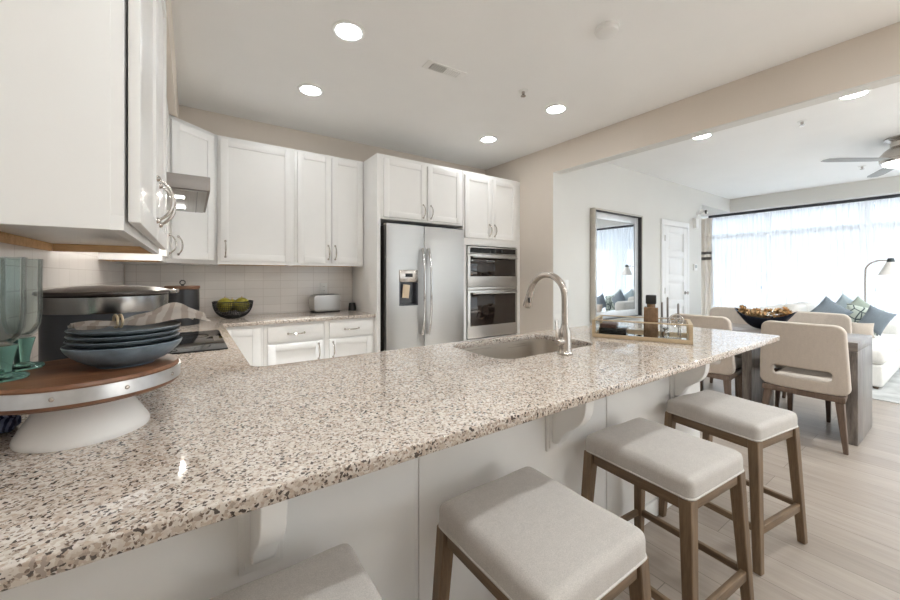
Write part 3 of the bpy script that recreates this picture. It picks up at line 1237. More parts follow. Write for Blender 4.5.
downlight(0.775, 2.17, 'round recessed ceiling light nearest above the peninsula, left of the air vent')
downlight(0.775, 3.03, 'round recessed ceiling light in front of the single-door wall cabinet', 2.5, 30)
downlight(2.62, 3.03, 'round recessed ceiling light in front of the tall oven cabinet', 1.5, 20)
downlight(2.63, 2.14, 'round recessed ceiling light nearest the beige header, right of the sprinkler')
downlight(4.39, 1.68, 'round recessed light in the living ceiling above the two chairs nearest the mirror', CAN_DINING, 110)
downlight(4.385, 0.59, 'round recessed light in the living ceiling at the near end of the dining table', CAN_DINING, 110)
for x, k in ((0.15, 0.85), (1.4, 0.95), (2.6, 0.95)):
    downlight(x, 0.14, 'round recessed ceiling light in the row above the counter stools', CAN_ROW * k, 140)
for x, y in ((0.775, -0.9), (0.775, -2.2), (2.0, -0.9), (2.0, -2.2)):  # extra lights out of view, added to fill the room with light
    downlight(x, y, 'added round recessed ceiling light, unseen behind the viewer', CAN_HALL_ADDED, 160)
for x, y in ((4.39, -0.6), (4.39, -1.8), (6.2, -1.6), (7.6, -0.6), (7.6, -1.8)):  # unseen living room lights, added for brightness
    downlight(x, y, 'added round recessed ceiling light, unseen in the living room beyond the right edge', CAN_LIVING_ADDED, 160)

v = thing('ceiling_vent', 'white rectangular air vent in the kitchen ceiling', 'vent', (1.482, 2.185, CEIL), R(-3))
bm = NB()
box(bm, -0.16, 0.16, -0.05, 0.05, -0.006, 0.0, b=0.002)
fr = obj('vent_frame', bm, M['white_plastic'], v)
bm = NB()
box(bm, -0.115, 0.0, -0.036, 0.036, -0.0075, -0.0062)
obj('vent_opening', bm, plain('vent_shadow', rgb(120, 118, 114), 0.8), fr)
for k in range(7):
    bm = NB()
    x = -0.105 + k * 0.0165
    box(bm, x, x + 0.006, -0.036, 0.036, -0.0105, -0.0076)
    obj('louver', bm, M['white_plastic'], v)
for k in range(7):
    bm = NB()
    x = 0.012 + k * 0.0155
    box(bm, x, x + 0.008, -0.036, 0.036, -0.0095, -0.0062)
    obj('louver', bm, M['white_plastic'], v)
sm = thing('smoke_detector', 'white round smoke detector on the kitchen ceiling', 'smoke detector', (2.02, 1.27, CEIL))
bm = NB()
lathe(bm, [(0.07, 0.0), (0.07, -0.012), (0.066, -0.014), (0.0, -0.014)], seg=36)
obj('base', bm, M['white_plastic'], sm)
bm = NB()
lathe(bm, [(0.062, -0.0142), (0.06, -0.03), (0.045, -0.038), (0, -0.039)], seg=36)
obj('cover', bm, M['white_plastic'], sm)
spr = None
for x, y, lb in ((2.16, 2.08, 'small fire sprinkler head in the kitchen ceiling by the air vent'), (4.75, 0.975, 'small fire sprinkler head in the living ceiling near the kitchen header'),
                 (7.355, 0.916, 'small fire sprinkler head in the living ceiling beyond the fan')):
    if spr is None:
        spr = thing('fire_sprinkler', lb, 'sprinkler', (x, y, CEIL), 0, 'ceiling sprinklers')
        bm = NB()
        lathe(bm, [(0.038, 0), (0.036, -0.006), (0.02, -0.008), (0, -0.008)], seg=24)
        obj('escutcheon', bm, M['white_plastic'], spr)
        bm = NB()
        lathe(bm, [(0.012, -0.0082), (0.012, -0.028), (0.005, -0.03), (0.005, -0.038), (0.02, -0.04), (0.02, -0.043), (0, -0.043)], seg=20)
        obj('nozzle', bm, M['nickel'], spr)
    else:
        dup(spr, (x, y, CEIL), 0, lb, 'ceiling sprinklers')

# ceiling fan
fan = thing('ceiling_fan', 'silver flush ceiling fan with a lit dome in the living room', 'ceiling fan', (6.2, 0.455, CEIL), R(23))
bm = NB()
lathe(bm, [(0.16, 0), (0.16, -0.012), (0.13, -0.03), (0.115, -0.045), (0.115, -0.09), (0.16, -0.13), (0.195, -0.18), (0.195, -0.22), (0.0, -0.22)], seg=44)
obj('motor_housing', bm, M['nickel'], fan)
bm = NB()
lathe(bm, [(0.192, -0.2205), (0.192, -0.255), (0.17, -0.262), (0.17, -0.2205)], seg=44, closed=True)
lk = obj('light_ring', bm, M['nickel'], fan)
bm = NB()
lathe(bm, [(0.169, -0.245), (0.165, -0.275), (0.11, -0.3), (0, -0.308)], seg=40)
obj('light_dome', bm, M['fan_glow'], lk)
for k in range(3):
    a = k * 120 + 0
    mt = Matrix.Rotation(R(a), 4, 'Z') @ Matrix.Translation((0, 0, -0.235)) @ Matrix.Rotation(R(0.3), 4, 'X')
    bm = NB()
    prism(bm, [(0.19, -0.035), (0.3, -0.06), (0.75, -0.066), (0.83, -0.05), (0.85, 0.0), (0.83, 0.05), (0.75, 0.066), (0.3, 0.06), (0.19, 0.035)], -0.003, 0.003, b=0.001, mtx=mt)
    obj('blade', bm, M['fan_blade'], fan)

# ------------------------------------------------------------------ counter stools
G_S = 'counter stools'
SW, SD, SH = 0.385, 0.42, 0.63
st = thing('counter_stool', 'x', 'stool', (0, 0, 0), 0, G_S)


def soft_seat(w, d, z0, z1, r):
    bm = NB()
    t = bmesh.new()
    vs = [t.verts.new((x, y, z)) for x in (-w / 2, w / 2) for y in (-d / 2, d / 2) for z in (z0, z1)]
    for f_ in ((0, 1, 3, 2), (4, 6, 7, 5), (0, 4, 5, 1), (2, 3, 7, 6), (0, 2, 6, 4), (1, 5, 7, 3)):
        t.faces.new([vs[i] for i in f_])
    top = [e_ for e_ in t.edges if all(v_.co.z > (z0 + z1) / 2 for v_ in e_.verts)]
    ver = [e_ for e_ in t.edges if abs(e_.verts[0].co.z - e_.verts[1].co.z) > 1e-4]
    bmesh.ops.bevel(t, geom=top + ver, offset=r, segments=5, profile=0.5, affect='EDGES')
    bmesh.ops.subdivide_edges(t, edges=[e_ for e_ in t.edges if e_.calc_length() > 0.12], cuts=10, use_grid_fill=True)
    for v_ in t.verts:
        u, q = v_.co.x / (w / 2), v_.co.y / (d / 2)
        if v_.co.z > z1 - 0.02:
            v_.co.z += 0.012 * max(0, 1 - u * u) * max(0, 1 - q * q) + 0.0015 * math.sin(31 * v_.co.x + 17 * v_.co.y)
        v_.co.x *= 1 + 0.006 * math.sin(40 * v_.co.y)
    merge(bm, t)
    return bm


seat = obj('seat_cushion', soft_seat(SW, SD, SH - 0.072, SH - 0.005, 0.026), M['linen'], st, smooth=60)
bm = NB()
pp = [(x, y, SH - 0.071) for x, y in rrect(-SW / 2, SW / 2, -SD / 2, SD / 2, 0.026, 5)]
tube(bm, pp, 0.0035, 6, closed=True)
obj('piping', bm, M['piping'], seat)
AZ1, AZ0 = SH - 0.0745, SH - 0.118
for sx in (-1, 1):
    for sy in (-1, 1):
        bm = NB()
        frustum(bm, (sx * (SW / 2 - 0.022), sy * (SD / 2 - 0.022), AZ1), (0.021, 0.021), (sx * (SW / 2 + 0.012), sy * (SD / 2 + 0.006), 0.0), (0.0155, 0.0155))
        obj('leg', bm, M['stool_wood'], st)
for sy in (-1, 1):
    bm = NB()
    y = sy * (SD / 2 - 0.021)
    box(bm, -SW / 2 + 0.044, SW / 2 - 0.044, y - 0.012, y + 0.012, AZ0, AZ1, b=0.002)
    obj('apron', bm, M['stool_wood_x'], st)
for sx in (-1, 1):
    bm = NB()
    x = sx * (SW / 2 - 0.021)
    box(bm, x - 0.012, x + 0.012, -SD / 2 + 0.044, SD / 2 - 0.044, AZ0, AZ1, b=0.002)
    obj('apron', bm, M['stool_wood_y'], st)
for sx in (-1, 1):
    bm = NB()
    x = sx * (SW / 2 + 0.001)
    box(bm, x - 0.009, x + 0.009, -SD / 2 + 0.008, SD / 2 - 0.008, 0.165, 0.192, b=0.002)
    obj('stretcher', bm, M['stool_wood_y'], st)
bm = NB()
box(bm, -SW / 2 + 0.011, SW / 2 - 0.011, -SD / 2 - 0.008, -SD / 2 + 0.012, 0.155, 0.19, b=0.002)
obj('footrest', bm, M['stool_wood_x'], st)
bm = NB()
box(bm, -SW / 2 + 0.011, SW / 2 - 0.011, SD / 2 - 0.010, SD / 2 + 0.006, 0.165, 0.19, b=0.002)
obj('stretcher', bm, M['stool_wood_x'], st)
STOOLS = ((0.778, 0.70, 0, 'greige counter stool beneath the peninsula, second from the camera, its whole seat in view'),
          (1.515, 0.725, -4, 'greige counter stool in front of the middle corbel, third from the camera'),
          (2.235, 0.735, -8, 'greige counter stool farthest along the peninsula, nearest the dining chairs'),
          (0.135, 0.70, 0, 'greige counter stool nearest the camera, only its seat corner showing at the bottom edge'))
for i, (x, y, a, lb) in enumerate(STOOLS):
    if i == 0:
        st.location = (x, y, 0)
        st.rotation_euler = (0, 0, R(a))
        st['label'] = lb
    else:
        dup(st, (x, y, 0), R(a), lb, G_S)

# ------------------------------------------------------------------ things on the counter, left
cs = thing('cake_stand', 'round wooden serving board with a riveted metal band on a white pedestal', 'cake stand', (-0.203, 1.215, 0.914))
bm = NB()
lathe(bm, [(0.0, 0.0), (0.117, 0.0), (0.118, 0.004), (0.116, 0.012), (0.104, 0.034), (0.085, 0.066), (0.066, 0.0985), (0.0, 0.0985)], seg=64)
obj('pedestal', bm, M['white_ceramic'], cs)
bm = NB()
lathe(bm, [(0.0, 0.099), (0.172, 0.099), (0.177, 0.103), (0.178, 0.142), (0.174, 0.148), (0.0, 0.148)], seg=72)
obj('board', bm, M['board'], cs)
bm = NB()
lathe(bm, [(0.1785, 0.110), (0.181, 0.110), (0.181, 0.139), (0.1785, 0.139)], seg=72, closed=True)
bd = obj('metal_band', bm, M['steel_band'], cs)
for k in range(10):
    a = R(36 * k + 12)
    bm = NB()
    lathe(bm, [(0.0045, 0), (0.0045, 0.001), (0.003, 0.0028), (0, 0.0032)], seg=12,
          mtx=Matrix.Rotation(a, 4, 'Z') @ Matrix.Translation((0.181, 0, 0.1245)) @ Matrix.Rotation(R(90), 4, 'Y'))
    obj('rivet', bm, M['nickel'], bd)
BT = 0.914 + 0.1485

# goblets
gob = thing('goblet', 'teal recycled-glass goblet at the left edge of the picture', 'goblet', (-0.323, 1.175, BT), 0, 'glass goblets')
bm = NB()
lathe(bm, [(0.0, 0.072), (0.014, 0.0745), (0.025, 0.085), (0.031, 0.105), (0.0335, 0.14), (0.033, 0.2), (0.034, 0.252), (0.0345, 0.256), (0.033, 0.257), (0.0322, 0.252), (0.0314, 0.2), (0.0318, 0.14), (0.0292, 0.107),
           (0.0235, 0.089), (0.013, 0.0795), (0.0, 0.078)], seg=48)
obj('bowl', bm, M['goblet_clear'], gob)
bm = NB()
lathe(bm, [(0.0, 0.0), (0.036, 0.0), (0.038, 0.004), (0.034, 0.008), (0.02, 0.010), (0.0125, 0.013), (0.0125, 0.022), (0.016, 0.045), (0.0205, 0.064), (0.022, 0.071), (0.019, 0.0715), (0.0, 0.0715)], seg=40)
obj('stem', bm, M['goblet_teal'], gob)['label'] = 'deep teal stem and foot'
dup(gob, (-0.325, 1.29, BT), 0, 'teal recycled-glass goblet behind the leftmost one, beside the dark pot', 'glass goblets')

# stacked bowls
SBX, SBY = -0.131, 1.212
bz = BT
G_P = 'stacked stoneware'


def bowlmesh(r0, r1, h, w=0.004):
    bm = NB()
    pr = [(0, 0), (r0, 0), (r0 * 1.03, 0.004)]
    for i in range(1, 9):
        t = i / 8
        pr.append((r0 + (r1 - r0) * (1 - (1 - t) ** 1.5), 0.004 + (h - 0.004) * t ** 1.25))
    pr += [(r1 - w * 0.5, h + 0.0015), (r1 - w, h)]
    for i in range(7, -1, -1):
        t = i / 8
        pr.append((max(0.001, r0 + (r1 - r0) * (1 - (1 - t) ** 1.5) - w), 0.004 + w + (h - 0.004) * t ** 1.25))
    pr.append((0, 0.004 + w))
    lathe(bm, pr, seg=64)
    return bm


tag(obj('stoneware_bowl', bowlmesh(0.055, 0.113, 0.053), M['stoneware'], None, (SBX, SBY, bz)), 'wide blue-grey stoneware bowl at the bottom of the stack on the board', 'bowl', G_P)
lab = ['shallow dark-rimmed stoneware plate just above the wide bowl in the stack', 'dark-rimmed stoneware plate second from the top of the stack', 'dark-rimmed stoneware plate on top of the stack, under the napkin']
for k in range(3):
    tag(obj('stoneware_plate', bowlmesh(0.06, 0.108, 0.021, 0.004), M['stoneware_dark'], None, (SBX + 0.001 * k, SBY, bz + 0.0445 + 0.0125 * k)), lab[k], 'plate', G_P)
# napkin with ring
nz_ = thing('napkin', 'beige striped cloth napkin gathered in a gold ring on the stacked plates', 'napkin', (SBX, SBY, bz + 0.0445 + 0.025 + 0.023))
dirn = Vector((math.cos(R(20)), math.sin(R(20)), 0))      # from left of the stack to the right
perp = Vector((-dirn.y, dirn.x, 0))
bm = NB()
t = bmesh.new()
NU, NV = 60, 26
grid = []
for i in range(NU + 1):
    s_ = -0.095 + 0.26 * i / NU
    wdt = 0.012 + 0.036 * min(1, abs(s_ + 0.012) / 0.05) ** 1.2 + (0.02 * max(0, (s_ - 0.05) / 0.1))
    row = []
    for j in range(NV + 1):
        q_ = -1 + 2 * j / NV
        rip = math.sin(q_ * 9 + s_ * 25) * 0.005 * min(1, abs(s_ + 0.012) / 0.03) + math.sin(q_ * 15 - s_ * 40) * 0.0025
        zz = 0.006 + 0.012 * (1 - q_ * q_) * (0.5 + min(1, max(0, (s_ + 0.02) / 0.08))) + rip
        zz += 0.022 * math.exp(-((s_ - 0.10) / 0.045) ** 2) * (1 - 0.6 * q_ * q_)
        if s_ > 0.125:
            zz -= (s_ - 0.125) * 0.3
        zz = max(zz, -0.001 if abs(s_) < 0.1 else -0.03)
        p = dirn * s_ + perp * (q_ * wdt)
        row.append(t.verts.new((p.x, p.y, zz)))
    grid.append(row)
for i in range(NU):
    for j in range(NV):
        t.faces.new((grid[i][j], grid[i + 1][j], grid[i + 1][j + 1], grid[i][j + 1]))
bmesh.ops.solidify(t, geom=t.faces[:], thickness=0.0016)
merge(bm, t)
obj('cloth', bm, M['napkin'], nz_, smooth=70)
bm = NB()
for o_ in (-0.012, -0.003):
    pts = [tuple(dirn * (-0.012 + o_ + 0.004) + perp * (0.017 * math.cos(2 * PI * k / 24)) + Vector((0, 0, 0.014 + 0.015 * math.sin(2 * PI * k / 24)))) for k in range(24)]
    tube(bm, pts, 0.0028, 8, closed=True)
obj('napkin_ring', bm, M['gold'], nz_)

# large pot
pot = thing('slow_cooker', 'large dark slow cooker with a steel collar behind the serving board', 'slow cooker', (-0.222, 1.645, 0.914))
bm = NB()
lathe(bm, [(0.0, 0.012), (0.142, 0.012), (0.152, 0.02), (0.155, 0.05), (0.155, 0.252), (0.0, 0.252)], seg=64)
obj('pot_body', bm, M['pot_dark'], pot)
bm = NB()
lathe(bm, [(0.0, 0.2525), (0.1565, 0.2525), (0.1575, 0.256), (0.1575, 0.301), (0.154, 0.305), (0.0, 0.305)], seg=64)
obj('steel_collar', bm, plain('dull_steel_collar', rgb(150, 148, 146), 0.22, 1.0), pot)
bm = NB()
lathe(bm, [(0.0, 0.3055), (0.163, 0.3055), (0.168, 0.310), (0.166, 0.317), (0.12, 0.327), (0.06, 0.333), (0.0, 0.335)], seg=64)
lid = obj('lid', bm, M['lid_brown'], pot)
bm = NB()
box(bm, 0.165, 0.188, -0.022, 0.022, 0.305, 0.319, b=0.004, mtx=Matrix.Rotation(R(-10), 4, 'Z'))
obj('lid_latch', bm, M['chrome'], lid)
for k in range(4):
    a = R(90 * k - 62)
    bm = NB()
    lathe(bm, [(0.014, 0.0), (0.016, 0.0118), (0, 0.0118)], (0.125 * math.cos(a), 0.125 * math.sin(a), 0), 16)
    obj('foot', bm, M['rubber'], pot)

# blue towel
bm = NB()
pts = [(-0.395 + 0.055 * 0, 1.20, 0)]
tw = NB()
for k, (yy, zz, rr_) in enumerate(((0.0, 0.018, 0.017), (0.034, 0.017, 0.016), (0.016, 0.043, 0.0155))):
    tube(tw, [(-0.05, yy, zz), (-0.045, yy, zz), (0.0, yy + 0.002, zz), (0.045, yy, zz), (0.052, yy, zz)], [rr_ * 0.7, rr_, rr_, rr_ * 0.98, rr_ * 0.6], 14)
bm.free()
tag(obj('rolled_towel', tw, M['towel'], None, (-0.39, 1.295, 0.9145), R(0), smooth=60), 'navy patterned cloth bundle on the counter under the left of the serving board', 'towel')

# canister
cn = thing('canister', 'black cylindrical canister with a dark wooden lid in the counter corner', 'canister', (-0.05, 3.42, 0.914))
bm = NB()
lathe(bm, [(0, 0), (0.102, 0), (0.105, 0.004), (0.105, 0.262), (0.1, 0.266), (0, 0.266)], seg=48)
obj('canister_body', bm, M['canister'], cn)
bm = NB()
lathe(bm, [(0, 0.2665), (0.108, 0.2665), (0.109, 0.270), (0.109, 0.286), (0.106, 0.289), (0, 0.289)], seg=48)
ld = obj('lid', bm, M['acacia_lid'], cn)
bm = NB()
tube(bm, [(0.016 * math.cos(2 * PI * k / 20), 0, 0.314 + 0.016 * math.sin(2 * PI * k / 20)) for k in range(20)], 0.004, 8, closed=True)
lathe(bm, [(0.01, 0.2892), (0.008, 0.3), (0, 0.3)], seg=14)
obj('knob', bm, M['black'], ld)

# fruit bowl (black wire) + fruit
fb = thing('wire_bowl', 'black wire-mesh fruit bowl on the back counter', 'bowl', (0.30, 3.70, 0.914))
bm = NB()
rb, hb_ = 0.152, 0.135


def wr(t_):
    return (0.05 + (rb - 0.05) * math.sin(t_ * PI / 2), 0.006 + hb_ * (1 - math.cos(t_ * PI / 2)))


for k in range(14):
    r_, z_ = wr(k / 13)
    tube(bm, [(r_ * math.cos(2 * PI * i / 40), r_ * math.sin(2 * PI * i / 40), z_) for i in range(40)], 0.005 if k in (0, 13) else 0.002, 6, closed=True)
for k in range(60):
    a = 2 * PI * k / 60
    tube(bm, [(wr(i / 8)[0] * math.cos(a), wr(i / 8)[0] * math.sin(a), wr(i / 8)[1]) for i in range(9)], 0.0018, 5)
lathe(bm, [(0, 0.0), (0.05, 0.0), (0.05, 0.004), (0, 0.004)], seg=30)
obj('wire_frame', bm, M['black'], fb)
pear = None
for i, (x, y, z, r_, lb) in enumerate(((-0.063, -0.02, 0.115, 0.058, 'yellow-green artichoke on the left of the wire bowl'), (0.062, -0.02, 0.112, 0.060, 'yellow-green artichoke on the right of the wire bowl'),
                                       (0.0, 0.082, 0.105, 0.05, 'yellow-green artichoke at the back of the wire bowl'))):
    f_ = thing('artichoke', lb, 'vegetable', (0.30 + x, 3.70 + y, 0.914 + z), 0.7 * i, 'artichokes in the wire bowl')
    bm = NB()
    t = bmesh.new()
    bmesh.ops.create_uvsphere(t, u_segments=32, v_segments=20, radius=r_)
    for v_ in t.verts:
        a = math.atan2(v_.co.y, v_.co.x)
        k = 1 + 0.06 * abs(math.sin(4 * a + 12 * v_.co.z / r_))
        v_.co.x *= k
        v_.co.y *= k
        v_.co.z *= 1.05
    merge(bm, t)
    obj('head', bm, M['pear'], f_, smooth=80)
    bm = NB()
    tube(bm, [(0, 0, r_ * 1.03), (0.003, 0, r_ * 1.03 + 0.012)], 0.005, 8)
    obj('stem', bm, M['petal'], f_)

# toaster
to = thing('toaster', 'brushed steel two-slice toaster on the back counter', 'toaster', (1.105, 3.78, 0.914), R(4))
bm = NB()
prism(bm, rrect(-0.135, 0.135, 0.012, 0.175, 0.035, 6), -0.075, 0.075, b=0.008, mtx=Matrix.Rotation(R(90), 4, 'X'))
tb = obj('toaster_body', bm, M['steel'], to)
bm = NB()
box(bm, -0.1, 0.1, -0.045, -0.015, 0.1745, 0.1765)
box(bm, -0.1, 0.1, 0.015, 0.045, 0.1745, 0.1765)
obj('bread_slot', bm, M['black'], tb)
bm = NB()
box(bm, 0.136, 0.16, -0.02, 0.02, 0.1, 0.118, b=0.004)
obj('lever', bm, M['black'], to)
bm = NB()
box(bm, -0.13, 0.13, -0.07, 0.07, 0.0, 0.0115, b=0.003)
obj('base', bm, M['black'], to)
tag(obj('black_cup', (lambda b_: (lathe(b_, [(0, 0), (0.042, 0), (0.032, 0.078), (0.029, 0.078), (0.038, 0.005), (0, 0.005)], seg=24), b_)[1])(NB()), M['black'], None, (1.395, 3.80, 0.9142)),
    'small black cup at the end of the back counter by the refrigerator panel', 'cup')
ou = thing('wall_outlet', 'white electrical outlet in the tile above the toaster', 'outlet', (1.135, 3.928, 1.145))
bm = NB()
box(bm, -0.036, 0.036, -0.006, 0, -0.058, 0.058, b=0.002)
obj('cover_plate', bm, M['white_plastic'], ou)
for z in (-0.02, 0.02):
    bm = NB()
    box(bm, -0.016, 0.016, -0.0085, -0.0062, z - 0.013, z + 0.013, b=0.002)
    sk = obj('socket', bm, M['white_plastic'], ou)
    bm = NB()
    box(bm, -0.007, -0.005, -0.0095, -0.0086, z - 0.005, z + 0.005)
    box(bm, 0.005, 0.007, -0.0095, -0.0086, z - 0.005, z + 0.005)
    obj('slots', bm, M['black'], sk)
sw = thing('light_switch', 'white light switch plate on the grey wall beside the opening', 'switch', (3.585, 2.77, 1.17))
bm = NB()
box(bm, -0.036, 0.036, -0.006, 0, -0.058, 0.058, b=0.002)
obj('cover_plate', bm, M['white_plastic'], sw)
bm = NB()
box(bm, -0.017, 0.017, -0.010, -0.0062, -0.034, 0.034, b=0.002)
obj('rocker', bm, M['white_plastic'], sw)

# ------------------------------------------------------------------ tray and bar things
A, B = Vector((1.957, 1.327)), Vector((2.168, 0.87))
L = (B - A).length
ta = math.atan2(B.y - A.y, B.x - A.x)       # local x runs along the front of the tray; local y points away
DP = 0.30
TZ = 0.9145
tr = thing('serving_tray', 'gold framed glass serving tray on the right of the peninsula', 'tray', (A.x, A.y, TZ), ta)
H_ = 0.105
bm = NB()
q = 0.018
for y in (0, DP - q):
    box(bm, 0, L, y, y + q, 0, q + 0.004, b=0.001)
    box(bm, 0, L, y, y + q, H_ - 0.006, H_, b=0.001)
for x in (0, L - q):
    box(bm, x, x + q, q, DP - q, 0, q + 0.004, b=0.001)
    box(bm, x, x + q, q, DP - q, H_ - 0.006, H_, b=0.001)
    for y in (0, DP - q):
        box(bm, x, x + q, y, y + q, q + 0.004, H_ - 0.006, b=0.001)
obj('frame', bm, M['gold'], tr)
bm = NB()
box(bm, q, L - q, q, DP - q, 0.001, 0.007)
obj('mirror_base', bm, M['mirror'], tr)
for d_ in ((q, L - q, 0.004, 0.008, 0.023, H_ - 0.007), (q, L - q, DP - 0.008, DP - 0.004, 0.023, H_ - 0.007),
           (0.004, 0.008, q, DP - q, 0.023, H_ - 0.007), (L - 0.008, L - 0.004, q, DP - q, 0.023, H_ - 0.007)):
    bm = NB()
    box(bm, *d_)
    obj('glass_side', bm, M['clear'], tr)


def T(u, w, z=0.0075):
    return (A.x + u * math.cos(ta) - w * math.sin(ta), A.y + u * math.sin(ta) + w * math.cos(ta), TZ + z)


cb = thing('coaster_box', 'low dark box of brown coasters at the left end of the tray', 'box', T(0.105, 0.12), ta)
bm = NB()
box(bm, -0.075, 0.075, -0.07, 0.07, 0, 0.045, b=0.004)
obj('box_body', bm, M['black_gloss'], cb)
bm = NB()
box(bm, -0.07, 0.02, -0.065, 0.065, 0.0455, 0.068, b=0.006)
obj('coaster_stack', bm, plain('dark_red_brown_leather', rgb(74, 44, 32), 0.4, var=0.3, scale=30), cb)
bt = thing('bottle', 'square amber glass bottle with a black stopper standing in the tray', 'bottle', T(0.305, 0.115), ta)
bm = NB()
prism(bm, rrect(-0.037, 0.037, -0.037, 0.037, 0.01, 4), 0.0, 0.175, b=0.005)
lathe(bm, [(0.022, 0.17), (0.022, 0.193), (0, 0.193)], seg=20)
bb = obj('glass_body', bm, M['amber'], bt)
bm = NB()
for k in range(5):
    x = -0.028 + k * 0.014
    box(bm, x - 0.002, x + 0.002, -0.0388, -0.037, 0.012, 0.155, b=0.0008)
obj('rib', bm, M['amber'], bb)
bm = NB()
box(bm, -0.027, 0.027, -0.027, 0.027, 0.1935, 0.245, b=0.005)
obj('stopper', bm, M['black'], bt)
bk = thing('bar_tool_set', 'chrome bar tool stand with a spoked wheel at the right end of the tray', 'bar tools', T(0.4, 0.13), ta)
bm = NB()
box(bm, -0.05, 0.055, -0.02, 0.02, 0.0, 0.006, b=0.002)
for x in (-0.045, 0.05):
    tube(bm, [(x, 0, 0.006), (x, 0, 0.115)], 0.004, 8)
tube(bm, [(-0.05, 0, 0.115), (0.055, 0, 0.115)], 0.004, 8)
obj('stand', bm, M['chrome'], bk)
bm = NB()
tube(bm, [(0.03 + 0.034 * math.cos(2 * PI * k / 30), -0.026, 0.105 + 0.034 * math.sin(2 * PI * k / 30)) for k in range(30)], 0.004, 8, closed=True)
for k in range(4):
    a = PI * k / 4
    c_, s_ = 0.034 * math.cos(a), 0.034 * math.sin(a)
    tube(bm, [(0.03 - c_, -0.026, 0.105 - s_), (0.03 + c_, -0.026, 0.105 + s_)], 0.0022, 6)
tube(bm, [(0.03, -0.03, 0.105), (0.03, 0.0, 0.105)], 0.006, 10)
obj('spoked_wheel', bm, M['chrome'], bk)
for x, top in ((-0.04, 0.205), (-0.012, 0.235), (0.04, 0.2)):
    bm = NB()
    tube(bm, [(x, 0.008, 0.02), (x, 0.008, 0.115), (x, 0.008, 0.12), (x, 0.008, top - 0.008), (x, 0.008, top)], [0.003, 0.003, 0.0055, 0.0055, 0.003], 10)
    obj('tool_handle', bm, M['steel_hood'], bk)
bm = NB()
lathe(bm, [(0, 0.0062), (0.018, 0.0062), (0.02, 0.03), (0.008, 0.045), (0.02, 0.06), (0.018, 0.06), (0.0, 0.046)], (-0.022, -0.005, 0), 24)
obj('jigger', bm, M['chrome'], bk)

# ------------------------------------------------------------------ living wall
mr = thing('wall_mirror', 'large wall mirror in a deep silver and black frame', 'mirror', (4.04, 2.77, 0.70))
MW, MH = 1.12, 1.41
bm = NB()
for x0, x1, z0, z1 in ((0, 0.022, 0, MH), (MW - 0.022, MW, 0, MH), (0.022, MW - 0.022, 0, 0.022), (0.022, MW - 0.022, MH - 0.022, MH)):
    box(bm, x0, x1, -0.07, -0.001, z0, z1, b=0.002)
obj('outer_frame', bm, plain('champagne_silver', rgb(196, 190, 180), 0.35, 0.7), mr)
bm = NB()
for x0, x1, z0, z1 in ((0.0225, 0.03, 0.0225, MH - 0.0225), (MW - 0.03, MW - 0.0225, 0.0225, MH - 0.0225), (0.03, MW - 0.03, 0.0225, 0.03), (0.03, MW - 0.03, MH - 0.03, MH - 0.0225)):
    box(bm, x0, x1, -0.066, -0.012, z0, z1)
obj('inner_lip', bm, M['black'], mr)
bm = NB()
for x0, x1, z0, z1 in ((0.031, 0.115, 0.031, MH - 0.031), (MW - 0.115, MW - 0.031, 0.031, MH - 0.031), (0.115, MW - 0.115, 0.031, 0.115), (0.115, MW - 0.115, MH - 0.115, MH - 0.031)):
    box(bm, x0, x1, -0.02, -0.012, z0, z1, b=0.001)
obj('mirror_border', bm, plain('pale_border', rgb(228, 230, 232), 0.2, 0.25), mr)
bm = NB()
box(bm, 0.112, MW - 0.112, -0.0115, -0.005, 0.112, MH - 0.112)
obj('mirror_glass', bm, M['mirror'], mr)

tm = thing('thermostat', 'white thermostat on the grey wall right of the panelled door', 'thermostat', (6.95, 2.77, 1.42))
bm = NB()
box(bm, -0.06, 0.06, -0.025, 0, -0.055, 0.055, b=0.006)
tmb = obj('housing', bm, M['white_plastic'], tm)
bm = NB()
box(bm, -0.035, 0.035, -0.027, -0.0252, -0.015, 0.035)
obj('display', bm, plain('grey_display', rgb(170, 176, 176), 0.3), tmb)
sn = thing('chime_box', 'white box sensor high on the grey wall above the thermostat', 'sensor', (6.95, 2.77, 2.16))
bm = NB()
box(bm, -0.05, 0.05, -0.05, 0, -0.09, 0.07, b=0.008)
obj('housing', bm, M['white_plastic'], sn)
sc_ = thing('security_camera', 'small white wall camera with a black lens near the living ceiling', 'camera', (7.08, 2.77, 2.33))
bm = NB()
lathe(bm, [(0.04, 0), (0.04, 0.01), (0.015, 0.014), (0.012, 0.05), (0, 0.05)], seg=20, mtx=Matrix.Rotation(R(90), 4, 'X'))
obj('mount', bm, M['white_plastic'], sc_)
bm = NB()
tube(bm, [(-0.06, -0.075, 0.02), (0.03, -0.11, 0.0)], 0.04, 18)
cb_ = obj('camera_body', bm, M['white_plastic'], sc_)
bm = NB()
lathe(bm, [(0, 0), (0.035, 0), (0.036, 0.012), (0, 0.014)], seg=20, mtx=Matrix.Translation((-0.02, -0.127, 0.01)) @ Matrix.Rotation(R(90), 4, 'X'))
obj('lens', bm, M['black_gloss'], cb_)

# ------------------------------------------------------------------ curtains
rod = thing('curtain_track', 'long dark curtain track above the sheer curtains', 'curtain track', (8.7, 0, 2.475))
bm = NB()
box(bm, -0.02, 0.02, -3.5, 3.2, -0.02, 0.0245, b=0.003)
obj('track', bm, plain('charcoal_track', rgb(62, 64, 70), 0.5), rod)


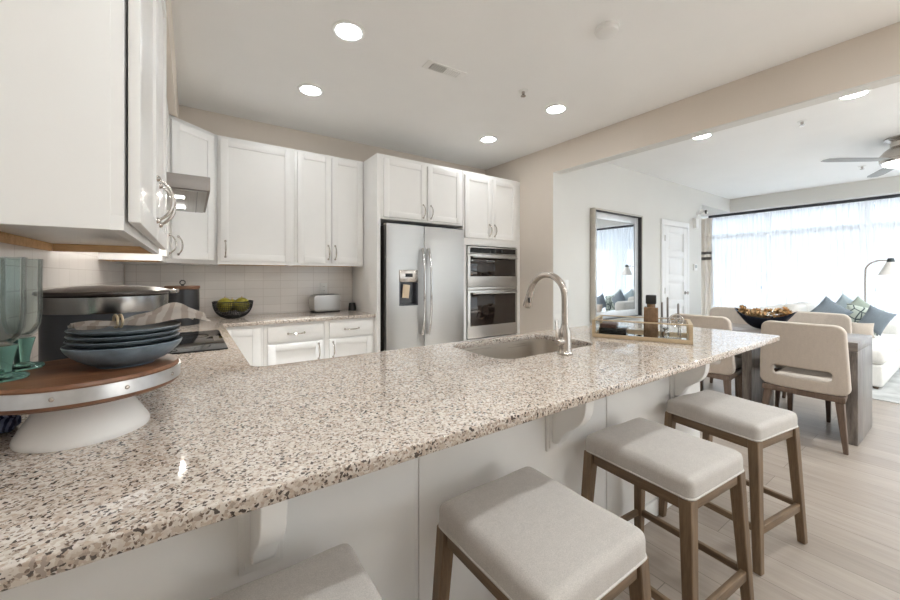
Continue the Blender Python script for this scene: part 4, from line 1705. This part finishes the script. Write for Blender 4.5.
def drape(x, y0, y1, z0, z1, waves, amp, seed, thick=0.0):
    rnd = random.Random(seed)
    ph_ = [rnd.uniform(0, 6.28) for _ in range(4)]
    t = bmesh.new()
    n = int(waves * 12)
    rows = 10
    vs = []
    for i in range(n + 1):
        s_ = i / n
        col_ = []
        for k in range(rows + 1):
            zt = k / rows
            w = math.sin(2 * PI * waves * s_ + ph_[0] + 0.5 * math.sin(5 * s_ + ph_[2])) * amp * (0.75 + 0.5 * (1 - zt)) + 0.35 * amp * math.sin(2 * PI * waves * 2.3 * s_ + ph_[1])
            col_.append(t.verts.new((x + w, y0 + (y1 - y0) * s_ + 0.01 * math.sin(8 * zt + ph_[3]), z0 + (z1 - z0) * zt)))
        vs.append(col_)
    for i in range(n):
        for k in range(rows):
            t.faces.new((vs[i][k], vs[i + 1][k], vs[i + 1][k + 1], vs[i][k + 1]))
    if thick:
        bmesh.ops.solidify(t, geom=t.faces[:], thickness=thick)
    bm = NB()
    merge(bm, t)
    return bm


edges = [3.19, 2.36, 1.62, 0.95, 0.25, -0.5, -1.25, -2.0, -2.75, -3.45]
names = ['sheer white curtain panel next to the banded side curtain', 'sheer white curtain panel above the dark flower bowl', 'sheer white curtain panel behind the slate blue pillow', 'sheer white curtain panel behind the floor lamp at the right edge']
for i in range(9):
    lb = names[i] if i < 4 else 'sheer white curtain panel beyond the right edge of the picture'
    o = obj('sheer_curtain', drape(8.72, edges[i], edges[i + 1] - 0.0, 0.02, 2.452, 8, 0.022, i + 3), M['sheer'], smooth=80)
    tag(o, lb, 'curtain', 'sheer curtains')
bc = thing('side_curtain', 'plain cream curtain with a dark band beside the sheers', 'curtain', (8.7, 3.135, 0.02))
bm = drape(0.0, 0.42, 0.0, 0.0, 2.44, 4, 0.03, 50, 0.003)
cm = NT('cream_curtain')
cm.t.nodes.remove(cm.b)
c_tl = cm.n('ShaderNodeBsdfTranslucent')
c_df = cm.n('ShaderNodeBsdfDiffuse')
c_ns = cm.noise(cm.coords(), 300, 2)
c_cl = cm.ramp(c_ns.outputs['Fac'], [(0.3, rgb(224, 217, 207)), (0.7, rgb(240, 234, 226))])
c_mx = cm.n('ShaderNodeMixShader')
c_mx.inputs[0].default_value = 0.5
cm.l(c_cl, c_tl.inputs['Color'])
cm.l(c_cl, c_df.inputs['Color'])
cm.l(c_df.outputs[0], c_mx.inputs[1])
cm.l(c_tl.outputs[0], c_mx.inputs[2])
cm.l(c_mx.outputs[0], cm.out.inputs['Surface'])
obj('drape', bm, cm.m, bc, smooth=80)
# band: same folds as the drape, a strip of it
t = bmesh.new()
rnd = random.Random(50)
ph_ = [rnd.uniform(0, 6.28) for _ in range(4)]
vs = []
for i in range(49):
    s_ = i / 48
    c_ = []
    for k in range(4):
        zt = (1.58 + 0.17 * k / 3) / 2.44
        w = math.sin(2 * PI * 4 * s_ + ph_[0] + 0.5 * math.sin(5 * s_ + ph_[2])) * 0.03 * (0.75 + 0.5 * (1 - zt)) + 0.35 * 0.03 * math.sin(2 * PI * 4 * 2.3 * s_ + ph_[1])
        c_.append(t.verts.new((w - 0.006, 0.42 - 0.42 * s_ + 0.01 * math.sin(8 * zt + ph_[3]), zt * 2.44)))
    vs.append(c_)
for i in range(48):
    for k in (0, 1, 2):
        if k != 1:
            t.faces.new((vs[i][k], vs[i + 1][k], vs[i + 1][k + 1], vs[i][k + 1]))
bmesh.ops.solidify(t, geom=t.faces[:], thickness=0.0025)
bm = NB()
merge(bm, t)
obj('band', bm, fabric('taupe_band', rgb(140, 134, 130), 0.1), bc, smooth=80)

# ------------------------------------------------------------------ dining
tbx0, tbx1, tby0, tby1, tbz = 4.09, 4.73, 0.53, 2.02, 0.775
tb_ = thing('dining_table', 'dark plank dining table with slab ends among the beige chairs', 'table', ((tbx0 + tbx1) / 2, (tby0 + tby1) / 2, 0))
hw, hl_ = (tbx1 - tbx0) / 2, (tby1 - tby0) / 2
bm = NB()
box(bm, -hw, hw, -hl_, hl_, tbz - 0.07, tbz, b=0.003)
obj('tabletop', bm, M['table_top'], tb_)
for y in (-hl_, hl_ - 0.07):
    bm = NB()
    box(bm, -hw, hw, y, y + 0.07, 0, tbz - 0.0705, b=0.003)
    obj('end_panel', bm, M['table_wood'], tb_)
bm = NB()
box(bm, -hw + 0.01, hw - 0.01, -0.1, -0.03, 0, tbz - 0.0705, b=0.002)
obj('centre_panel', bm, M['table_wood'], tb_)

G_C = 'upholstered dining chairs'
ch = thing('dining_chair', 'x', 'chair', (0, 0, 0), 0, G_C)
# chair faces local +y ; back shell at y ~ -0.25
CW = 0.50


def bend(bm, k):
    for v_ in bm.verts:
        v_.co.y += k * v_.co.x * v_.co.x + 0.10 * max(0, 0.5 - v_.co.z) * 0.9 - 0.07 * max(0, v_.co.z - 0.5)


bm = NB()
ol = []
for x, z in rrect(-CW / 2, CW / 2, 0.397, 0.915, 0.06, 6):
    ol.append((x * (0.96 + 0.09 * (0.915 - z) / 0.5), z))
hol = rrect(-0.17, 0.17, 0.49, 0.565, 0.025, 4)
prism(bm, ol, -0.03, 0.03, [hol], b=0.014, res=3, mtx=Matrix(((1, 0, 0, 0), (0, 0, -1, -0.24), (0, 1, 0, 0), (0, 0, 0, 1))))
bmesh.ops.subdivide_edges(bm, edges=[e_ for e_ in bm.edges if e_.calc_length() > 0.15], cuts=6)
bmesh.ops.triangulate(bm, faces=[f_ for f_ in bm.faces if len(f_.verts) > 4])
bend(bm, 0.55)
obj('back', bm, M['chair_fabric'], ch, smooth=50)
bm = NB()
box(bm, -0.197, 0.197, -0.175, 0.27, 0.40, 0.482, b=0.03, seg=4)
obj('seat', bm, M['chair_fabric'], ch, smooth=60)
bm = NB()
prism(bm, [(-0.238, -0.245), (0.238, -0.245), (0.195, 0.255), (-0.195, 0.255)], 0.352, 0.3955, b=0.005)
obj('seat_frame', bm, M['chair_wood'], ch)
for sx in (-1, 1):
    bm = NB()
    frustum(bm, (sx * 0.165, 0.22, 0.3515), (0.022, 0.022), (sx * 0.175, 0.255, 0), (0.012, 0.012))
    obj('leg', bm, M['chair_wood'], ch)
    bm = NB()
    frustum(bm, (sx * 0.205, -0.205, 0.3515), (0.024, 0.026), (sx * 0.245, -0.265, 0), (0.013, 0.013))
    obj('leg', bm, M['chair_wood'], ch)
CH = ((4.11, 0.80, -90, 'beige dining chair with its back to the camera, nearest the slab end of the table'),
      (4.11, 1.50, -90, 'beige dining chair with its back to the camera, partly behind the granite counter end'),
      (4.82, 0.94, 90, 'beige dining chair across the table, in front of the sofa pillows'),
      (4.82, 1.60, 90, 'beige dining chair across the table, behind the left end of the flower bowl'))
for i, (x, y, a, lb) in enumerate(CH):
    if i == 0:
        ch.location = (x, y, 0)
        ch.rotation_euler = (0, 0, R(a))
        ch['label'] = lb
    else:
        dup(ch, (x, y, 0), R(a), lb, G_C)

# boat bowl with dried flowers
bo = tag(obj('boat_bowl', NB(), M['navy'], None, (4.42, 1.17, tbz)), 'dark boat-shaped bowl on the dining table', 'bowl')
t = bmesh.new()
NU, NV = 28, 20
outer, inner = [], []
LH, WH = 0.235, 0.095


def hull(i, j, sc_, dz):
    u = -1 + 2 * i / NU
    a = -PI / 2 + PI * j / NV
    w = WH * math.sqrt(max(0.0, 1 - abs(u) ** 2.6)) * sc_ + 0.004
    rim = 0.115 + 0.075 * abs(u) ** 2.5
    keel = 0.0 + 0.12 * abs(u) ** 3
    y = u * LH * (0.55 + 0.45 * (1 - math.cos(a) * 0.5 + 0.0) / 1.0)
    return (w * math.sin(a), u * LH * (1 - 0.25 * math.cos(a)), keel + (rim - keel) * (1 - math.cos(a)) + dz * math.cos(a))


for sc_, dz, store in ((1.0, 0.0, outer), (0.93, 0.012, inner)):
    for i in range(NU + 1):
        store.append([t.verts.new(hull(i, j, sc_, dz)) for j in range(NV + 1)])
for i in range(NU):
    for j in range(NV):
        t.faces.new((outer[i][j], outer[i + 1][j], outer[i + 1][j + 1], outer[i][j + 1]))
        t.faces.new((inner[i][j], inner[i][j + 1], inner[i + 1][j + 1], inner[i + 1][j]))
    for j in (0, NV):
        t.faces.new((outer[i][j], inner[i][j], inner[i + 1][j], outer[i + 1][j]))
for i in (0, NU):
    for j in range(NV):
        t.faces.new((outer[i][j], outer[i][j + 1], inner[i][j + 1], inner[i][j]))
bmesh.ops.recalc_face_normals(t, faces=t.faces)
t.to_mesh(bo.data)
t.free()
for p in bo.data.polygons:
    p.use_smooth = True
fl = None
rnd = random.Random(11)
for k in range(64):
    u = rnd.uniform(-0.82, 0.82)
    w = rnd.uniform(-0.8, 0.8) * WH * math.sqrt(1 - abs(u) ** 2.4)
    z = tbz + 0.095 + 0.06 * abs(u) ** 2 + rnd.uniform(0, 0.085) * (1 - 0.5 * abs(w) / WH)
    loc = (4.42 + w, 1.17 + u * LH * 0.95, z)
    if fl is None:
        bm = NB()
        t = bmesh.new()
        for ring, (n, r0, up) in enumerate(((6, 0.034, 0.012), (5, 0.024, 0.022))):
            for q_ in range(n):
                a = 2 * PI * q_ / n + ring * 0.5
                d_ = Vector((math.cos(a), math.sin(a), 0))
                e_ = Vector((-d_.y, d_.x, 0))
                p_ = [d_ * 0.004, d_ * r0 * 0.6 + e_ * 0.014 + Vector((0, 0, up * 0.5)), d_ * r0 + Vector((0, 0, up * 1.3)), d_ * r0 * 0.6 - e_ * 0.014 + Vector((0, 0, up * 0.5))]
                t.faces.new([t.verts.new(x_) for x_ in p_])
        bmesh.ops.solidify(t, geom=t.faces[:], thickness=0.002)
        merge(bm, t)
        t = bmesh.new()
        bmesh.ops.create_icosphere(t, subdivisions=1, radius=0.008)
        merge(bm, t)
        fl = obj('dried_flower', bm, M['petal'], None, loc)
        tag(fl, 'brown dried flower heaped in the dark boat-shaped bowl', 'dried flower', 'dried flowers in the boat bowl')
        o = fl
    else:
        o = fl.copy()
        COL.objects.link(o)
    o.location = loc
    o.rotation_euler = (rnd.uniform(-0.7, 0.7), rnd.uniform(-0.7, 0.7), rnd.uniform(0, 6))

# ------------------------------------------------------------------ sofa, pillows, lamp, rug
rg = tag(obj('area_rug', (lambda b_: (box(b_, 5.78, 8.45, -1.8, 1.75, 0.0, 0.012, b=0.003), b_)[1])(NB()), M['rug']), 'pale grey distressed rug under the sofa', 'rug')
SFX, SFY = 6.24, 0.62
sf = thing('sofa', 'white upholstered sofa by the sheer curtains', 'sofa', (SFX, SFY, 0.012))
bm = NB()
box(bm, 0.0, 1.98, 0.0, 1.3, 0.03, 0.275, b=0.025, seg=3)
obj('base', bm, M['sofa'], sf, smooth=60)
bm = NB()
box(bm, 0.04, 1.98, 1.08, 1.3, 0.276, 0.80, b=0.06, seg=4)
obj('back', bm, M['sofa'], sf, smooth=60)
bm = NB()
box(bm, 1.78, 1.98, 0.02, 1.07, 0.276, 0.62, b=0.06, seg=4)
obj('arm', bm, M['sofa'], sf, smooth=60)
for x0, x1 in ((-0.01, 0.88), (0.89, 1.77)):
    bm = NB()
    box(bm, x0, x1, -0.02, 1.07, 0.277, 0.455, b=0.06, seg=4)
    obj('seat_cushion', bm, M['sofa'], sf, smooth=60)
for x0, x1 in ((0.84, 1.30), (1.31, 1.77)):
    bm = NB()
    box(bm, x0, x1, 0.86, 1.075, 0.46, 0.85, b=0.07, seg=4)
    obj('back_cushion', bm, M['sofa'], sf, smooth=60)
for x in (0.06, 1.9):
    for y in (0.06, 1.24):
        bm = NB()
        lathe(bm, [(0.02, 0), (0.026, 0.0295), (0, 0.0295)], (x, y, 0), 14)
        obj('foot', bm, M['chair_wood'], sf)


def pillow(label, mat, loc, size, rot, t_=0.07):
    n = 18
    t = bmesh.new()
    for sgn in (1, -1):
        g = []
        for i in range(n + 1):
            row = []
            for j in range(n + 1):
                u, w = -1 + 2 * i / n, -1 + 2 * j / n
                k = 1 - 0.10 * (1 - abs(u) ** 2) * abs(w) ** 3
                k2 = 1 - 0.10 * (1 - abs(w) ** 2) * abs(u) ** 3
                th = t_ * (max(0, 1 - abs(u) ** 2.2) * max(0, 1 - abs(w) ** 2.2)) ** 0.55
                row.append(t.verts.new((u * size[0] / 2 * k2, sgn * th, w * size[1] / 2 * k)))
            g.append(row)
        for i in range(n):
            for j in range(n):
                t.faces.new((g[i][j], g[i + 1][j], g[i + 1][j + 1], g[i][j + 1]))
    bmesh.ops.remove_doubles(t, verts=t.verts, dist=1e-4)
    bmesh.ops.recalc_face_normals(t, faces=t.faces)
    bm = NB()
    merge(bm, t)
    o = obj('throw_pillow', bm, mat, None, loc, smooth=70)
    o.rotation_euler = tuple(R(a) for a in rot)
    return tag(o, label, 'pillow', 'throw pillows on the sofa')


pillow('slate blue throw pillow standing on its corner, leftmost on the sofa', M['pillow_blue'], (7.28, 1.215, 0.755), (0.34, 0.34), (-6, 38, -75))
pillow('pale blue throw pillow in the middle of the sofa pillows', M['pillow_light'], (7.86, 1.12, 0.745), (0.39, 0.39), (-6, 35, -78))
pillow('sage green throw pillow behind the lattice-print one', M['pillow_green'], (7.66, 0.97, 0.735), (0.37, 0.37), (-6, 40, -78))
pillow('white and sage lattice-print throw pillow in front', M['pillow_pattern'], (7.46, 0.93, 0.69), (0.36, 0.36), (-8, 12, -75))
pillow('slate blue throw pillow at the right end of the sofa, tilted on edge', M['pillow_blue'], (7.28, 0.79, 0.70), (0.25, 0.32), (-6, 26, -80))
pillow('small beige lumbar pillow in front of the lattice-print one', M['chair_fabric'], (7.05, 0.88, 0.585), (0.22, 0.19), (-10, 0, -78), 0.05)

lp = thing('floor_lamp', 'arched nickel floor lamp with a white cone shade behind the sofa', 'floor lamp', (8.37, 1.01, 0.012))
bm = NB()
lathe(bm, [(0, 0), (0.13, 0), (0.13, 0.015), (0.03, 0.025), (0, 0.025)], seg=36)
obj('base', bm, M['nickel'], lp)
bm = NB()
pts = [(0, 0, 0.02), (0, 0, 0.8), (0, 0, 1.2)]
for i in range(1, 11):
    t_ = R(90 * i / 10)
    pts.append((0, -0.16 + 0.16 * math.cos(t_), 1.33 + 0.16 * math.sin(t_)))
pts.append((0, -0.235, 1.49))
tube(bm, pts, 0.011, 12)
obj('stem', bm, M['nickel'], lp)
bm = NB()
lathe(bm, [(0.0, 0.045), (0.03, 0.04), (0.04, 0.0), (0.04, -0.015), (0, -0.015)], (0, -0.25, 1.48), 24)
obj('cap', bm, plain('gunmetal', rgb(74, 80, 80), 0.35, 0.8), lp)
bm = NB()
lathe(bm, [(0.042, 0.0), (0.125, -0.19), (0.122, -0.19), (0.039, 0.0)], (0, -0.25, 1.465), 40, closed=True)
obj('lamp_shade', bm, plain('white_shade', rgb(236, 230, 224), 0.6), lp)

# ------------------------------------------------------------------ outdoors
sbox('trim_5', (9.4, 40, -30, 30, -0.6, -0.5), M['ground_out'])
bu = thing('building', 'pale apartment block seen through the sheer curtains', 'building', (17, 2.0, -0.5))
bm = NB()
box(bm, 0, 6, -2.2, 9, 0, 3.2)
obj('lower_storeys', bm, M['facade'], bu)
bm = NB()
box(bm, 2, 8, -14, 9, 3.6, 5.0)
obj('upper_storey', bm, M['facade_dark'], bu)
for y in (-13, -8.5, -4.5):
    bm = NB()
    box(bm, 2.2, 2.9, y, y + 0.7, 0, 3.6)
    obj('pillar', bm, M['facade'], bu)
bc_ = thing('balcony', 'balcony railing outside the living room windows', 'balcony', (10.6, 0, -0.5))
bm = NB()
box(bm, -1.2, 0.1, -4, 4, 0, 0.45)
obj('balcony_floor', bm, M['facade'], bc_)
bm = NB()
box(bm, 0, 0.06, -4, 4, 1.48, 1.54)
obj('rail', bm, M['facade_dark'], bc_)
for k in range(7):
    bm = NB()
    box(bm, 0, 0.06, -3.9 + k * 1.28, -3.84 + k * 1.28, 0.45, 1.48)
    obj('rail_post', bm, M['facade_dark'], bc_)
